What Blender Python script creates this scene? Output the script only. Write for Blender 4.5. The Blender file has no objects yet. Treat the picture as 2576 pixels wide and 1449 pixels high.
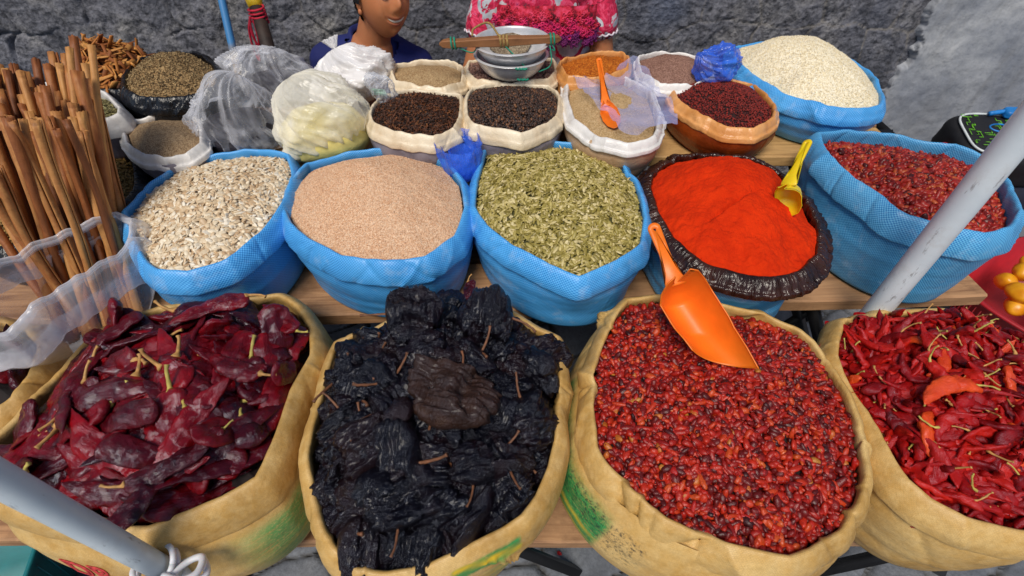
import bpy, math, random
import numpy as np
from mathutils import Vector, Matrix, Quaternion
random.seed(7)
RNG = np.random.default_rng(11)
PI = math.pi
scene = bpy.context.scene
COL = scene.collection

# ------------------------------------------------------------------ camera geometry (metres, ground z=0)
CAMZ = 1.5
TH = math.radians(45.7)
IW, IH = 2576.0, 1449.0
F = 17.0/36.0*IW
CT, ST = math.cos(TH), math.sin(TH)
def ray(px, py):
    u = px-IW/2; v = py-IH/2
    return np.array([u, F*CT - v*ST, -F*ST - v*CT])
def pz(px, py, z):
    d = ray(px, py); s = (z-CAMZ)/d[2]
    return np.array([0, 0, CAMZ]) + d*s
def pY(px, py, Y):
    d = ray(px, py); s = Y/d[1]
    return np.array([0, 0, CAMZ]) + d*s
def pd(px, py, depth):
    return np.array([0, 0, CAMZ]) + ray(px, py)*(depth/F)

# ------------------------------------------------------------------ noise
_perm = np.random.default_rng(3).permutation(256)
_perm = np.concatenate([_perm, _perm, _perm])
_g = np.random.default_rng(5).normal(size=(256, 3)); _g /= np.linalg.norm(_g, axis=1)[:, None]
def pn(p):
    p = np.atleast_2d(np.asarray(p, float))
    i = np.floor(p).astype(int); f = p-i; i &= 255
    u = f*f*f*(f*(f*6-15)+10)
    out = 0
    for dx in (0, 1):
        for dy in (0, 1):
            for dz in (0, 1):
                h = _perm[(_perm[(_perm[(i[:, 0]+dx) & 255]+i[:, 1]+dy) & 255]+i[:, 2]+dz) & 255]
                g = _g[h]
                d = (g*(f-np.array([dx, dy, dz]))).sum(1)
                w = (u[:, 0] if dx else 1-u[:, 0])*(u[:, 1] if dy else 1-u[:, 1])*(u[:, 2] if dz else 1-u[:, 2])
                out = out+d*w
    return out*1.6
def fbm(p, o=4, lac=2.1, gain=.5):
    s = 0; a = 1; p = np.asarray(p, float)
    for k in range(o):
        s = s+a*pn(p+k*17.3); p = p*lac; a *= gain
    return s
def ridge(p, o=3):
    s = 0; a = 1; p = np.asarray(p, float)
    for k in range(o):
        s = s+a*(1-2*np.abs(pn(p+k*9.1))); p = p*2.1; a *= .5
    return s

# ------------------------------------------------------------------ object helpers
def tag(o, label=None, cat=None, group=None, kind=None):
    if label: o['label'] = label
    if cat: o['category'] = cat
    if group: o['group'] = group
    if kind: o['kind'] = kind
    return o
def mesh_data(name, V, Fc, mat=None, smooth=True, uv=None, attrs=None):
    me = bpy.data.meshes.new(name)
    V = np.asarray(V, dtype=np.float64)
    if isinstance(Fc, np.ndarray):
        n, k = Fc.shape
        me.vertices.add(len(V)); me.vertices.foreach_set('co', V.ravel())
        me.loops.add(n*k); me.loops.foreach_set('vertex_index', Fc.astype(np.int32).ravel())
        me.polygons.add(n); me.polygons.foreach_set('loop_start', np.arange(0, n*k, k, dtype=np.int32))
        me.update(calc_edges=True); me.validate()
    else:
        me.from_pydata([tuple(v) for v in V], [], Fc); me.update()
    if uv is not None:
        lay = me.uv_layers.new(name='UVMap')
        li = np.empty(len(me.loops), dtype=np.int32); me.loops.foreach_get('vertex_index', li)
        lay.data.foreach_set('uv', np.asarray(uv, float)[li].ravel())
    if attrs:
        for k_, a in attrs.items():
            at = me.attributes.new(k_, 'FLOAT', 'POINT'); at.data.foreach_set('value', np.asarray(a, float))
    if smooth: me.polygons.foreach_set('use_smooth', [True]*len(me.polygons))
    if mat: me.materials.append(mat)
    return me
def link(name, me, parent=None):
    o = bpy.data.objects.new(name, me); COL.objects.link(o)
    if parent: o.parent = parent; o.matrix_parent_inverse = Matrix.Translation(-parent.location) if True else None
    return o
def obj(name, V, Fc, mat, parent=None, **k):
    return link(name, mesh_data(name, V, Fc, mat, **k), parent)
def empty(name, loc):
    e = bpy.data.objects.new(name, None); COL.objects.link(e); e.location = Vector(loc); e.empty_display_size = .05
    return e
def grid_faces(nr, nc, wrap=False):
    r = np.arange(nr-1)[:, None]; c = np.arange(nc if wrap else nc-1)[None, :]
    c2 = (c+1) % nc
    return np.stack([r*nc+c, r*nc+c2, (r+1)*nc+c2, (r+1)*nc+c], -1).reshape(-1, 4)
def join(parts):
    V = []; Fs = []; n = 0
    for v, f in parts:
        v = np.asarray(v, float); V.append(v)
        Fs += [tuple(int(i)+n for i in q) for q in f]; n += len(v)
    return np.concatenate(V), Fs
def tube(path, rad, n=10, caps=True):
    P = np.asarray(path, float); m = len(P)
    R = np.broadcast_to(np.asarray(rad, float), (m,))
    T = np.gradient(P, axis=0); T /= np.linalg.norm(T, axis=1)[:, None]+1e-9
    a = np.array([0, 0, 1.]) if abs(T[0][2]) < .9 else np.array([1., 0, 0])
    V = []; nrm = np.cross(T[0], a); nrm /= np.linalg.norm(nrm)
    for i in range(m):
        nrm = nrm-T[i]*nrm.dot(T[i]); nrm /= np.linalg.norm(nrm)+1e-9
        b = np.cross(T[i], nrm)
        th = np.linspace(0, 2*PI, n, endpoint=False)
        V.append(P[i]+R[i]*(np.cos(th)[:, None]*nrm+np.sin(th)[:, None]*b))
    V = np.concatenate(V); Fs = [tuple(q) for q in grid_faces(m, n, True)]
    if caps: Fs += [tuple(range(n))[::-1], tuple((m-1)*n+i for i in range(n))]
    return V, Fs
def box(c, s, rz=0, bev=.0):
    x, y, z = [k/2 for k in s]
    if bev <= 0:
        V = np.array([(a*x, b*y, d*z) for a in (-1, 1) for b in (-1, 1) for d in (-1, 1)], float)
        Fs = [(0, 1, 3, 2), (4, 6, 7, 5), (0, 4, 5, 1), (2, 3, 7, 6), (0, 2, 6, 4), (1, 5, 7, 3)]
    else:
        bb = bev
        # rounded in plan section, chamfered top/bottom
        V = []; ring = []
        for (zz, ins) in ((-z, bb), (-z+bb, 0), (z-bb, 0), (z, bb)):
            pts = []
            for cx, cy, a0 in ((x-bb, y-bb, 0), (-x+bb, y-bb, 90), (-x+bb, -y+bb, 180), (x-bb, -y+bb, 270)):
                for k in range(4):
                    a = math.radians(a0+k*30); r_ = bb-ins*.999
                    pts.append((cx+r_*math.cos(a), cy+r_*math.sin(a), zz))
            V += pts
        V = np.array(V); Fs = [tuple(q) for q in grid_faces(4, 16, True)]+[tuple(range(16))[::-1], tuple(48+i for i in range(16))]
    R = np.array([[math.cos(rz), -math.sin(rz), 0], [math.sin(rz), math.cos(rz), 0], [0, 0, 1]])
    return V@R.T+np.array(c), Fs
def curve(pts, n=20):
    P = [np.asarray(p, float) for p in pts]; P = [2*P[0]-P[1]]+P+[2*P[-1]-P[-2]]; out = []
    m = len(P)-3
    for i in range(m):
        k = max(2, n//m)
        for j in range(k):
            t = j/k
            a, b, c, d = P[i:i+4]
            out.append(.5*((2*b)+(-a+c)*t+(2*a-5*b+4*c-d)*t*t+(-a+3*b-3*c+d)*t**3))
    out.append(P[-2])
    return np.array(out)
def closed(pts, n):
    P = np.asarray(pts, float); m = len(P); out = []
    for i in range(m):
        a, b, c, d = P[(i-1) % m], P[i], P[(i+1) % m], P[(i+2) % m]
        t = np.linspace(0, 1, 24, endpoint=False)[:, None]
        q = .5*((2*b)+(-a+c)*t+(2*a-5*b+4*c-d)*t*t+(-a+3*b-3*c+d)*t**3)
        l = b+(c-b)*t
        out.append(q*.35+l*.65)
    Q = np.concatenate(out); Q = np.vstack([Q, Q[:1]])
    L = np.concatenate([[0], np.cumsum(np.linalg.norm(np.diff(Q, axis=0), axis=1))])
    s = np.linspace(0, L[-1], n, endpoint=False)
    return np.stack([np.interp(s, L, Q[:, k]) for k in range(Q.shape[1])], 1), L[-1]

# ------------------------------------------------------------------ materials
def lin(h):
    h = h.lstrip('#'); r = [int(h[i:i+2], 16)/255 for i in (0, 2, 4)]
    return tuple((c/12.92 if c <= .04045 else ((c+.055)/1.055)**2.4) for c in r)+(1,)
class NT:
    def __init__(s, name):
        s.m = bpy.data.materials.new(name); s.m.use_nodes = True
        s.t = s.m.node_tree; s.n = s.t.nodes; s.n.clear()
        s.out = s.n.new('ShaderNodeOutputMaterial'); s.b = s.n.new('ShaderNodeBsdfPrincipled')
        s.l(s.b.outputs[0], s.out.inputs[0])
    def l(s, a, b): s.t.links.new(a, b)
    def node(s, ty, **k):
        n = s.n.new(ty)
        for a, v in k.items():
            if hasattr(n, a): setattr(n, a, v)
            else: n.inputs[a.replace('_', ' ')].default_value = v
        return n
    def coord(s, kind='Object', scale=(1, 1, 1)):
        c = s.n.new('ShaderNodeTexCoord'); m = s.n.new('ShaderNodeMapping'); m.inputs['Scale'].default_value = scale
        s.l(c.outputs[kind], m.inputs[0]); return m.outputs[0]
    def noise(s, vec, scale, detail=4, rough=.55, dist=0):
        n = s.n.new('ShaderNodeTexNoise'); n.inputs['Scale'].default_value = scale; n.inputs['Detail'].default_value = detail
        n.inputs['Roughness'].default_value = rough; n.inputs['Distortion'].default_value = dist
        s.l(vec, n.inputs['Vector']); return n.outputs['Fac']
    def vor(s, vec, scale, feat='F1', out='Distance'):
        n = s.n.new('ShaderNodeTexVoronoi'); n.feature = feat; n.inputs['Scale'].default_value = scale
        s.l(vec, n.inputs['Vector']); return n.outputs[out]
    def ramp(s, fac, stops):
        r = s.n.new('ShaderNodeValToRGB'); e = r.color_ramp.elements
        while len(e) < len(stops): e.new(.5)
        for i, (p, c) in enumerate(stops):
            e[i].position = p; e[i].color = c if len(c) == 4 else tuple(c)+(1,)
        s.l(fac, r.inputs[0]); return r.outputs[0]
    def mix(s, f, a, b, mode='MIX'):
        n = s.n.new('ShaderNodeMix'); n.data_type = 'RGBA'; n.blend_type = mode
        for i, v in ((0, f), (6, a), (7, b)):
            if isinstance(v, (int, float)): n.inputs[i].default_value = v
            elif isinstance(v, tuple): n.inputs[i].default_value = v
            else: s.l(v, n.inputs[i])
        return n.outputs[2]
    def math(s, op, a, b=0.0, c=None):
        n = s.n.new('ShaderNodeMath'); n.operation = op
        for i, v in enumerate((a, b, c)):
            if v is None: continue
            if isinstance(v, (int, float)): n.inputs[i].default_value = v
            else: s.l(v, n.inputs[i])
        return n.outputs[0]
    def attr(s, name):
        n = s.n.new('ShaderNodeAttribute'); n.attribute_name = name; return n.outputs['Fac']
    def bump(s, h, strength=.5, dist=.002, prev=None):
        b = s.n.new('ShaderNodeBump'); b.inputs['Strength'].default_value = strength; b.inputs['Distance'].default_value = dist
        s.l(h, b.inputs['Height'])
        if prev is not None: s.l(prev, b.inputs['Normal'])
        return b.outputs[0]
    def fin(s, col=None, rough=.6, nrm=None, spec=None, **k):
        i = s.b.inputs
        if col is not None:
            if isinstance(col, tuple): i['Base Color'].default_value = col
            else: s.l(col, i['Base Color'])
        if isinstance(rough, (int, float)): i['Roughness'].default_value = rough
        else: s.l(rough, i['Roughness'])
        if nrm is not None: s.l(nrm, i['Normal'])
        if spec is not None: i['Specular IOR Level'].default_value = spec
        for a, v in k.items(): i[a.replace('_', ' ')].default_value = v
        return s.m

def m_simple(name, c, rough=.5, var=.15, scale=30, bump=.3, bd=.001, **k):
    t = NT(name); v = t.coord(); n = t.noise(v, scale, 5)
    c2 = tuple(min(1, x*(1-var*1.6)) for x in c[:3])+(1,); c3 = tuple(min(1, x*(1+var)) for x in c[:3])+(1,)
    col = t.ramp(n, [(.3, c2), (.7, c3)])
    return t.fin(col, rough, t.bump(t.noise(v, scale*5, 4), bump, bd), **k)

def m_weave(name, c_dark, c_light, cell=.0031, rough=.42, stain=0.0):
    t = NT(name); uv = t.coord('UV'); ob = t.coord()
    ck = t.node('ShaderNodeTexChecker', Scale=1/cell); t.l(uv, ck.inputs['Vector'])
    big = t.noise(ob, 9, 4)
    col = t.mix(ck.outputs['Fac'], c_dark, c_light)
    col = t.mix(t.ramp(big, [(.35, (0, 0, 0, 1)), (.75, (.5, .5, .5, 1))]), col, c_light)
    pale = t.ramp(t.noise(ob, 26, 5, .7), [(.55, (0, 0, 0, 1)), (.8, (.35, .35, .35, 1))])
    col = t.mix(pale, col, (.62, .72, .8, 1))
    sw = t.node('ShaderNodeTexWave', Scale=1/cell/6.5); sw.bands_direction = 'X'; t.l(uv, sw.inputs['Vector'])
    b = t.bump(ck.outputs['Fac'], .35, .0008)
    b = t.bump(t.noise(ob, 40, 4), .35, .004, b)
    return t.fin(col, rough, b, spec=.55)

def m_burlap(name, green=True):
    t = NT(name); uv = t.coord('UV'); ob = t.coord()
    a = lin('#cba058'); b_ = lin('#e6c482'); d = lin('#a67e3e')
    n1 = t.noise(ob, 7, 5); n2 = t.noise(ob, 55, 4, .7)
    col = t.ramp(n1, [(.28, d), (.48, a), (.72, b_)])
    col = t.mix(t.ramp(n2, [(.4, (0, 0, 0, 1)), (.7, (.35, .35, .35, 1))]), col, lin('#e6cb93'))
    col = t.mix(t.ramp(t.noise(ob, 240, 3, .7), [(.42, (.16, .16, .16, 1)), (.58, (0, 0, 0, 1))]), col, lin('#8f6c36'))
    # weave threads
    br = t.node('ShaderNodeTexBrick', Scale=260.0); br.inputs['Mortar Size'].default_value = .05
    br.inputs['Brick Width'].default_value = 1.; br.inputs['Row Height'].default_value = .6
    t.l(uv, br.inputs['Vector'])
    col = t.mix(t.math('MULTIPLY', br.outputs['Fac'], .35), col, lin('#7a6138'))
    # dirt creases
    dirt = t.ramp(t.noise(ob, 18, 6, .7, .6), [(.58, (0, 0, 0, 1)), (.78, (.4, .4, .4, 1))])
    col = t.mix(dirt, col, lin('#7a5f34'))
    if green:
        g = t.attr('print'); st = t.attr('stripe')
        mp = t.node('ShaderNodeMapping'); mp.inputs['Scale'].default_value = (14, 160, 1); t.l(uv, mp.inputs[0])
        streak = t.noise(mp.outputs[0], 1.2, 5, .65)
        speck = t.noise(uv, 230, 3, .7)
        m = t.math('MULTIPLY', g, t.ramp(streak, [(.34, (.45, .45, .45, 1)), (.5, (1, 1, 1, 1))]))
        m = t.math('MULTIPLY', m, t.ramp(speck, [(.3, (.35, .35, .35, 1)), (.5, (1, 1, 1, 1))]))
        gc = t.ramp(streak, [(.35, lin('#1d7a38')), (.65, lin('#3f9a55'))])
        col = t.mix(m, col, gc)
        blk = t.math('MULTIPLY', t.attr('soot'), t.ramp(t.noise(uv, 120, 5, .8), [(.5, (0, 0, 0, 1)), (.6, (.9, .9, .9, 1))]))
        col = t.mix(blk, col, lin('#22282c'))
        ys = t.math('MULTIPLY', st, t.ramp(streak, [(.3, (.4, .4, .4, 1)), (.5, (1, 1, 1, 1))]))
        col = t.mix(ys, col, lin('#d9b42a'))
    b = t.bump(br.outputs['Fac'], .25, .0006)
    b = t.bump(t.noise(ob, 60, 5, .6), .5, .004, b)
    return t.fin(col, .5, b, spec=.5)

def m_liner(name, c, c2, rough=.4, tr=.0, pleat=0):
    t = NT(name); ob = t.coord()
    col = t.ramp(t.noise(ob, 12, 5, .6, .5), [(.3, c2), (.6, c)])
    b = t.bump(t.noise(ob, 55, 5, .6, 1.), .5, .004)
    if pleat: b = t.bump(t.noise(t.coord('UV', (70, 14, 1)), 1, 3, .5, .8), .9, pleat, b)
    return t.fin(col, rough, b, spec=.5, Subsurface_Weight=tr, Subsurface_Scale=.01) if tr else t.fin(col, rough, b, spec=.5)

def m_film(name, c, alpha=.35, rough=.22, edge=.55, wr=30):
    t = NT(name); ob = t.coord()
    n = t.noise(ob, wr*.45, 3, .5, 1.6)
    b = t.bump(n, .55, .01)
    lw = t.node('ShaderNodeLayerWeight', Blend=.35); t.l(b, lw.inputs['Normal'])
    big = t.noise(ob, 6, 3, .5, 1.5)
    a = t.math('MULTIPLY_ADD', lw.outputs['Facing'], edge, alpha)
    a = t.math('ADD', a, t.math('MULTIPLY', t.math('SUBTRACT', big, .5), .6))
    a = t.node('ShaderNodeClamp', ) if False else a
    mx = t.math('MINIMUM', t.math('MAXIMUM', a, .06), .97)
    t.fin(c, rough, b, spec=.6)
    t.b.inputs['Alpha'].default_value = 1
    t.l(mx, t.b.inputs['Alpha'])
    return t.m

def m_attr(name, stops, rough=.5, bumps=0, bscale=400, bd=.0006, **k):
    t = NT(name); r = t.attr('rnd'); ob = t.coord()
    col = t.ramp(r, stops)
    v = t.noise(ob, bscale, 4)
    col = t.mix(t.ramp(v, [(.3, (.35, .35, .35, 1)), (.7, (0, 0, 0, 1))]), col, tuple(x*.45 for x in stops[0][1][:3])+(1,))
    return t.fin(col, rough, t.bump(v, bumps, bd) if bumps else None, **k)

def m_grain(name, stops, scale, bump=.8, bd=.0015, rough=.7, fine=None, clump=None, gapk=.4):
    t = NT(name); ob = t.coord()
    cc = t.vor(ob, scale, 'F1', 'Color'); dd = t.vor(ob, scale)
    sp = t.node('ShaderNodeSeparateColor'); t.l(cc, sp.inputs[0])
    col = t.ramp(sp.outputs[0], stops)
    gap = t.ramp(dd, [(.4, (0, 0, 0, 1)), (.8, (gapk, gapk, gapk, 1))])
    col = t.mix(gap, col, tuple(x*.35 for x in stops[0][1][:3])+(1,))
    pt = t.ramp(t.noise(ob, 14, 5), [(.4, (0, 0, 0, 1)), (.75, (.3, .3, .3, 1))])
    col = t.mix(pt, col, stops[-1][1])
    b = t.bump(t.math('MULTIPLY', dd, -1.0), bump, bd)
    b = t.bump(t.noise(ob, scale*.25, 4), .4, bd*2, b)
    return t.fin(col, rough, b, spec=.3)

BLUE = m_weave('blue woven plastic', lin('#1474c8'), lin('#5cb4f0'))
BLUE2 = m_weave('faded blue woven plastic', lin('#1070b8'), lin('#68b8e4'))
BURL = m_burlap('tan woven sacking')
CREAM = m_liner('cream polythene', lin('#e8d9be'), lin('#cdb592'), .38)
CREAMW = m_liner('white polythene', lin('#e9e6e2'), lin('#c4c0be'), .35)
ORLIN = m_liner('orange tinted polythene', lin('#e0a364'), lin('#c07a33'), .32)
BLACKP = m_liner('black polythene', lin('#14161c'), lin('#07080b'), .25, 0, .008)
BRLIN = m_liner('dark brown polythene liner', lin('#3b2017'), lin('#180d0c'), .2, 0, .012)
REDBODY = m_liner('rust tinted polythene', lin('#8e3d12'), lin('#6e2a0c'), .3)
GREYBODY = m_liner('grey polythene full of spice', lin('#8c8690'), lin('#5d5660'), .3)
TANBODY = m_liner('tan polythene full of powder', lin('#c9a987'), lin('#a88765'), .35)
CLEAR = m_film('clear polythene', (.85, .87, .95, 1), .13, .13, .6)
CLEARW = m_film('milky polythene', (.9, .88, .88, 1), .68, .2, .4)
CLEARY = m_film('thin polythene over flour', (.95, .92, .82, 1), .36, .16, .55)
BLUEF = m_film('blue polythene', lin('#3f74f0'), .45, .14, .5, 30)
BLUEF2 = m_film('pale blue polythene', lin('#b4bdf0'), .16, .12, .55, 30)
COLLAR = m_film('folded polythene collar', (.86, .86, .92, 1), .26, .15, .55, 22)

# ------------------------------------------------------------------ sacks
def outline(px, z, n, tilt=None):
    P = np.array([pz(a, b, z) for a, b in px])
    return closed(P, n)
def frame(C):
    T = np.roll(C, -2, 0)-np.roll(C, 2, 0); T[:, 2] = 0; T /= np.linalg.norm(T, axis=1)[:, None]+1e-9
    N = np.stack([T[:, 1], -T[:, 0], np.zeros(len(T))], 1)
    c = C.mean(0)
    if ((C-c)*N).sum() < 0: N = -N
    for _ in range(6): N = (np.roll(N, 1, 0)+N+np.roll(N, -1, 0))/3
    N /= np.linalg.norm(N, axis=1)[:, None]+1e-9
    return N
SACKS = {}
def creases(s, h, L, seed, dens):
    # sharp cloth folds: cusped ridges crossing the strip at random slants
    rg = np.random.default_rng(int(seed*13)+5); w = np.zeros(len(s)); n = max(6, int(L*dens))
    h = np.broadcast_to(np.asarray(h, float), s.shape)
    for k in range(n):
        sk = rg.random()*L; sl = rg.normal()*.7; wd = .0035+.014*rg.random()**2; am = rg.normal()*.8; h0 = -rg.random()*.07; hw_ = .02+.06*rg.random()
        d = np.abs((s-sk-sl*h+L/2) % L-L/2)
        w = w+am*np.exp(-d/wd)*np.exp(-((h-h0)/hw_)**2)
    return w
def sack(key, label, cat, px, z, zb, cuffmat, bodymat, th=.012, drop=.05, wr=.004, shrink=.86, bulge=.02,
         base_px=None, shift=(0, 0), name='sack', inner=.07, crease=14, seed=0, prints=None, bodypart='body', cuffpart='rolled_cuff', group=None, sag=.006, fine=0.0):
    n = 560
    C, L = outline(px, z, n)
    N = frame(C); cen = C.mean(0)
    tt = np.arange(n)/n
    ang = tt*2*PI
    circ = np.stack([np.cos(ang), np.sin(ang)], 1)
    # height waviness of the rim
    C = C.copy(); C[:, 2] += sag*fbm(np.column_stack([circ*2.2, np.full(n, seed*3.1)]), 3)
    prof = np.array([(-.30, -inner), (-.45, -inner*.6), (-.62, -inner*.3), (-.75, -.014), (-.72, -.005), (-.52, -.0008), (-.22, 0), (.15, -.003), (.6, -.010), (1.0, -.020),
                     (1.4, -drop*.6), (1.52, -drop*.85), (1.5, -drop*.97), (1.32, -drop), (.9, -drop*.93), (.3, -drop*.6)])
    prof[:, 0] *= th
    PP = curve(prof, len(prof)*2-2)
    m = len(PP); V = np.zeros((m, n, 3)); 
    vl = np.concatenate([[0], np.cumsum(np.linalg.norm(np.diff(PP, axis=0), axis=1))])
    rad = L/(2*PI)
    for i, (o, h) in enumerate(PP):
        q = np.column_stack([circ*rad*crease, np.full(n, h*18+seed*5.7)])
        w = wr*1.5*creases(tt*L, h, L, seed, crease*2.2)+wr*.45*fbm(np.column_stack([circ*rad*5, np.full(n, h*9+seed)]), 2)+wr*.15*ridge(q*2, 2)
        if fine: w = w+fine*ridge(np.column_stack([circ*rad*60, np.full(n, h*25+seed*2)]), 2)
        k = min(1, .35+abs(h)/.02)
        V[i] = C+N*(o+(w*k)[:, None]); V[i, :, 2] += h+w*.5
    U = np.stack(np.broadcast_arrays((tt*L)[None, :], vl[:, None]), -1).reshape(-1, 2)
    base = np.append(cen[:2]+np.array(shift), zb)
    root = empty(name, base); tag(root, label, cat, group)
    if base_px is not None:
        B, _ = outline(base_px, zb, n)
    else:
        FC = np.fft.fft(C, axis=0); kk = np.abs(np.fft.fftfreq(n)*n); FC[kk > 3] = 0; CS = np.real(np.fft.ifft(FC, axis=0))
        B = base+(CS-cen)*shrink; B[:, 2] = zb
    H = z-zb
    mb = 30; VB = np.zeros((mb, n, 3))
    vs = np.linspace(0, 1, mb)
    for i, v in enumerate(vs):
        if v < .86:
            e = v/.86; k = min(1, 1.6*e)**1.3 if base_px is None else e**1.5
            pos = C*(1-k)+B*k; hh = z-drop*.5-(H-drop*.5)*.97*e
            off = bulge*math.sin(PI*min(1, e*1.02))**.8+th*.35*(1-e)
        else:
            e = (v-.86)/.14; r_ = math.cos(e*PI/2)
            pos = base+(B-base)*(1-.28*e*e); hh = zb+.03*H*(1-e)
            off = 0
        q = np.column_stack([circ*rad*5, np.full(n, hh*16+seed*2.3)])
        q2 = np.column_stack([circ*rad*1.6, np.full(n, hh*34+seed*2.3)])
        w = wr*.9*creases(tt*L, (hh-z)*.6, L, seed+3, crease*1.1)+wr*1.3*fbm(q*.5, 2)+wr*.45*(ridge(q2*.7, 2)-.5)
        if fine: w = w+fine*.8*ridge(np.column_stack([circ*rad*14, np.full(n, hh*50+seed*2)]), 2)
        VB[i] = pos+N*(off+w[:, None]*(1-(v > .93))); VB[i, :, 2] = hh
    body = VB.reshape(-1, 3); fb = [tuple(q) for q in grid_faces(mb, n, True)]+[tuple((mb-1)*n+k for k in range(n))]
    UB = np.stack(np.broadcast_arrays((tt*L)[None, :], (vs*H*1.1)[:, None]), -1).reshape(-1, 2)
    at = {'print': np.zeros((mb, n)), 'stripe': np.zeros((mb, n)), 'soot': np.zeros((mb, n))}
    ac = {'print': np.zeros((m, n)), 'stripe': np.zeros((m, n)), 'soot': np.zeros((m, n))}
    if prints: prints(at, ac, tt, vs, PP, C, VB, V)
    rel = lambda A: A.reshape(-1, 3)-base
    b = obj(bodypart, rel(VB), fb, bodymat, root, uv=UB, attrs={k: v.ravel() for k, v in at.items()})
    c_ = obj(cuffpart, rel(V), grid_faces(m, n, True), cuffmat, root, uv=U, attrs={k: v.ravel() for k, v in ac.items()})
    for o in (b, c_): o.matrix_parent_inverse.identity()
    SACKS[key] = dict(C=C, N=N, cen=cen, z=z, th=th, root=root, VB=VB, rad=rad)
    return root

def heap(key, name, label, cat, mat, edge=.02, h=.05, p=1.8, peak=(0, 0), amp=.004, fs=14, inset=1.0, nr=70, kind='stuff', fine=0, shape=None, make=True, seed=0):
    s = SACKS[key]; C = s['C']-s['N']*s['th']*inset; C = C.copy(); z0 = s['z']-edge
    cen = s['cen']+np.array([peak[0], peak[1], 0])
    n = len(C); r = np.linspace(0, 1, nr)
    V = np.zeros((nr, n, 3))
    for i, rr in enumerate(r):
        V[i, :, :2] = cen[:2]+(C[:, :2]-cen[:2])*rr
        V[i, :, 2] = z0+h*(1-rr**p)
    Q = V.reshape(-1, 3)
    nz = amp*fbm(np.column_stack([Q[:, :2]*fs, np.full(len(Q), seed+.5)]), 4)
    if fine: nz += fine*fbm(np.column_stack([Q[:, :2]*fs*9, np.full(len(Q), seed+3.5)]), 4, gain=.65)
    Q[:, 2] += nz
    if shape: Q[:, 2] += shape(Q)
    Fq = grid_faces(nr, n, True)
    s['heap'] = (Q, Fq)
    # skirt
    if make:
        sk = V[-1].copy(); sk[:, 2] -= .05; sk[:, :2] += s['N'][:, :2]*.002
        Q2 = np.vstack([Q, sk]); F2 = np.vstack([Fq, grid_faces(nr+1, n, True)[-n:]])
        o = obj(name, Q2-cen, F2, mat); o.location = Vector(cen); tag(o, label, cat, None, kind)
        return o

def sample(key, N_, seed=0):
    Q, Fq = SACKS[key]['heap']; rg = np.random.default_rng(seed)
    a, b, c, d = (Q[Fq[:, k]] for k in range(4))
    nr = np.cross(c-a, d-b); ar = np.linalg.norm(nr, axis=1); nr /= ar[:, None]+1e-12
    nr[nr[:, 2] < 0] *= -1
    idx = rg.choice(len(Fq), N_, p=ar/ar.sum())
    u = rg.random((N_, 1)); v = rg.random((N_, 1))
    P = (a[idx]*(1-u)+b[idx]*u)*(1-v)+(d[idx]*(1-u)+c[idx]*u)*v
    return P, nr[idx]

def spread(P, Nn, dmin):
    keep = []; cell = {}
    for i, p in enumerate(P):
        k = (int(p[0]//dmin), int(p[1]//dmin)); ok = True
        for dx in (-1, 0, 1):
            for dy in (-1, 0, 1):
                for j in cell.get((k[0]+dx, k[1]+dy), ()):
                    if (P[j][0]-p[0])**2+(P[j][1]-p[1])**2 < dmin*dmin: ok = False; break
                if not ok: break
            if not ok: break
        if ok: cell.setdefault(k, []).append(i); keep.append(i)
    return P[keep], Nn[keep]

def rotmats(Nn, rg, tilt):
    n = len(Nn)
    z = Nn+rg.normal(size=(n, 3))*tilt; z /= np.linalg.norm(z, axis=1)[:, None]
    a = rg.normal(size=(n, 3)); x = a-z*(a*z).sum(1)[:, None]; x /= np.linalg.norm(x, axis=1)[:, None]
    y = np.cross(z, x)
    return np.stack([x, y, z], 2)

def ico(sub):
    import bmesh
    bm = bmesh.new(); bmesh.ops.create_icosphere(bm, subdivisions=sub, radius=1)
    V = np.array([v.co[:] for v in bm.verts]); Fs = np.array([[v.index for v in f.verts] for f in bm.faces]); bm.free()
    return V, Fs
def lens_seed(nu=9, nv=8, taper=1.0):
    V = []; 
    for i in range(nu):
        s = i/(nu-1); x = math.cos(PI*(1-s)); w = math.sin(PI*s)**.75*(1-.35*taper*(x > 0)*x*x)
        for j in range(nv):
            a = 2*PI*j/nv; V.append((x, w*math.cos(a), w*math.sin(a)))
    return np.array(V), grid_faces(nu, nv, True)
def scatter(name, label, cat, key, bases, N_, size, mat, tilt=.35, seed=0, lift=.0, layer=.004, dmin=0, kind='stuff', P=None, Nn=None, group=None, sizevar=.18):
    rg = np.random.default_rng(seed)
    if P is None:
        P, Nn = sample(key, N_, seed)
        if dmin: P, Nn = spread(P, Nn, dmin)
    R = rotmats(Nn, rg, tilt); n = len(P)
    which = rg.integers(0, len(bases), n); VV = []; FF = []; AT = []; off = 0
    for b, (BV, BF) in enumerate(bases):
        id_ = np.where(which == b)[0]; k = len(id_)
        if k == 0: continue
        sc = np.array(size)*(1+rg.normal(size=(k, 1))*sizevar).clip(.6, 1.28)*(1+rg.normal(size=(k, 3))*.08)
        X = BV[None]*sc[:, None, :]
        X = np.einsum('nij,nkj->nki', R[id_], X)+(P[id_]+Nn[id_]*(lift+rg.random((k, 1))*layer))[:, None, :]
        VV.append(X.reshape(-1, 3)); m = len(BV)
        FF.append((BF[None]+(np.arange(k)*m)[:, None, None]).reshape(-1, BF.shape[1])+off); off += k*m
        AT.append(np.repeat(rg.random(k), m))
    V = np.vstack(VV); c = V.mean(0)
    o = obj(name, V-c, np.vstack(FF), mat, attrs={'rnd': np.concatenate(AT)}); o.location = Vector(c)
    tag(o, label, cat, group, kind); return o

def wrinkled(sub, amp, sq=(1, 1, 1), seed=0, fs=1.6):
    V, Fs = ico(sub); q = V*fs+seed*7.7
    r = 1+amp*ridge(q, 2)-amp*.4
    return V*r[:, None]*np.array(sq), Fs

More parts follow.
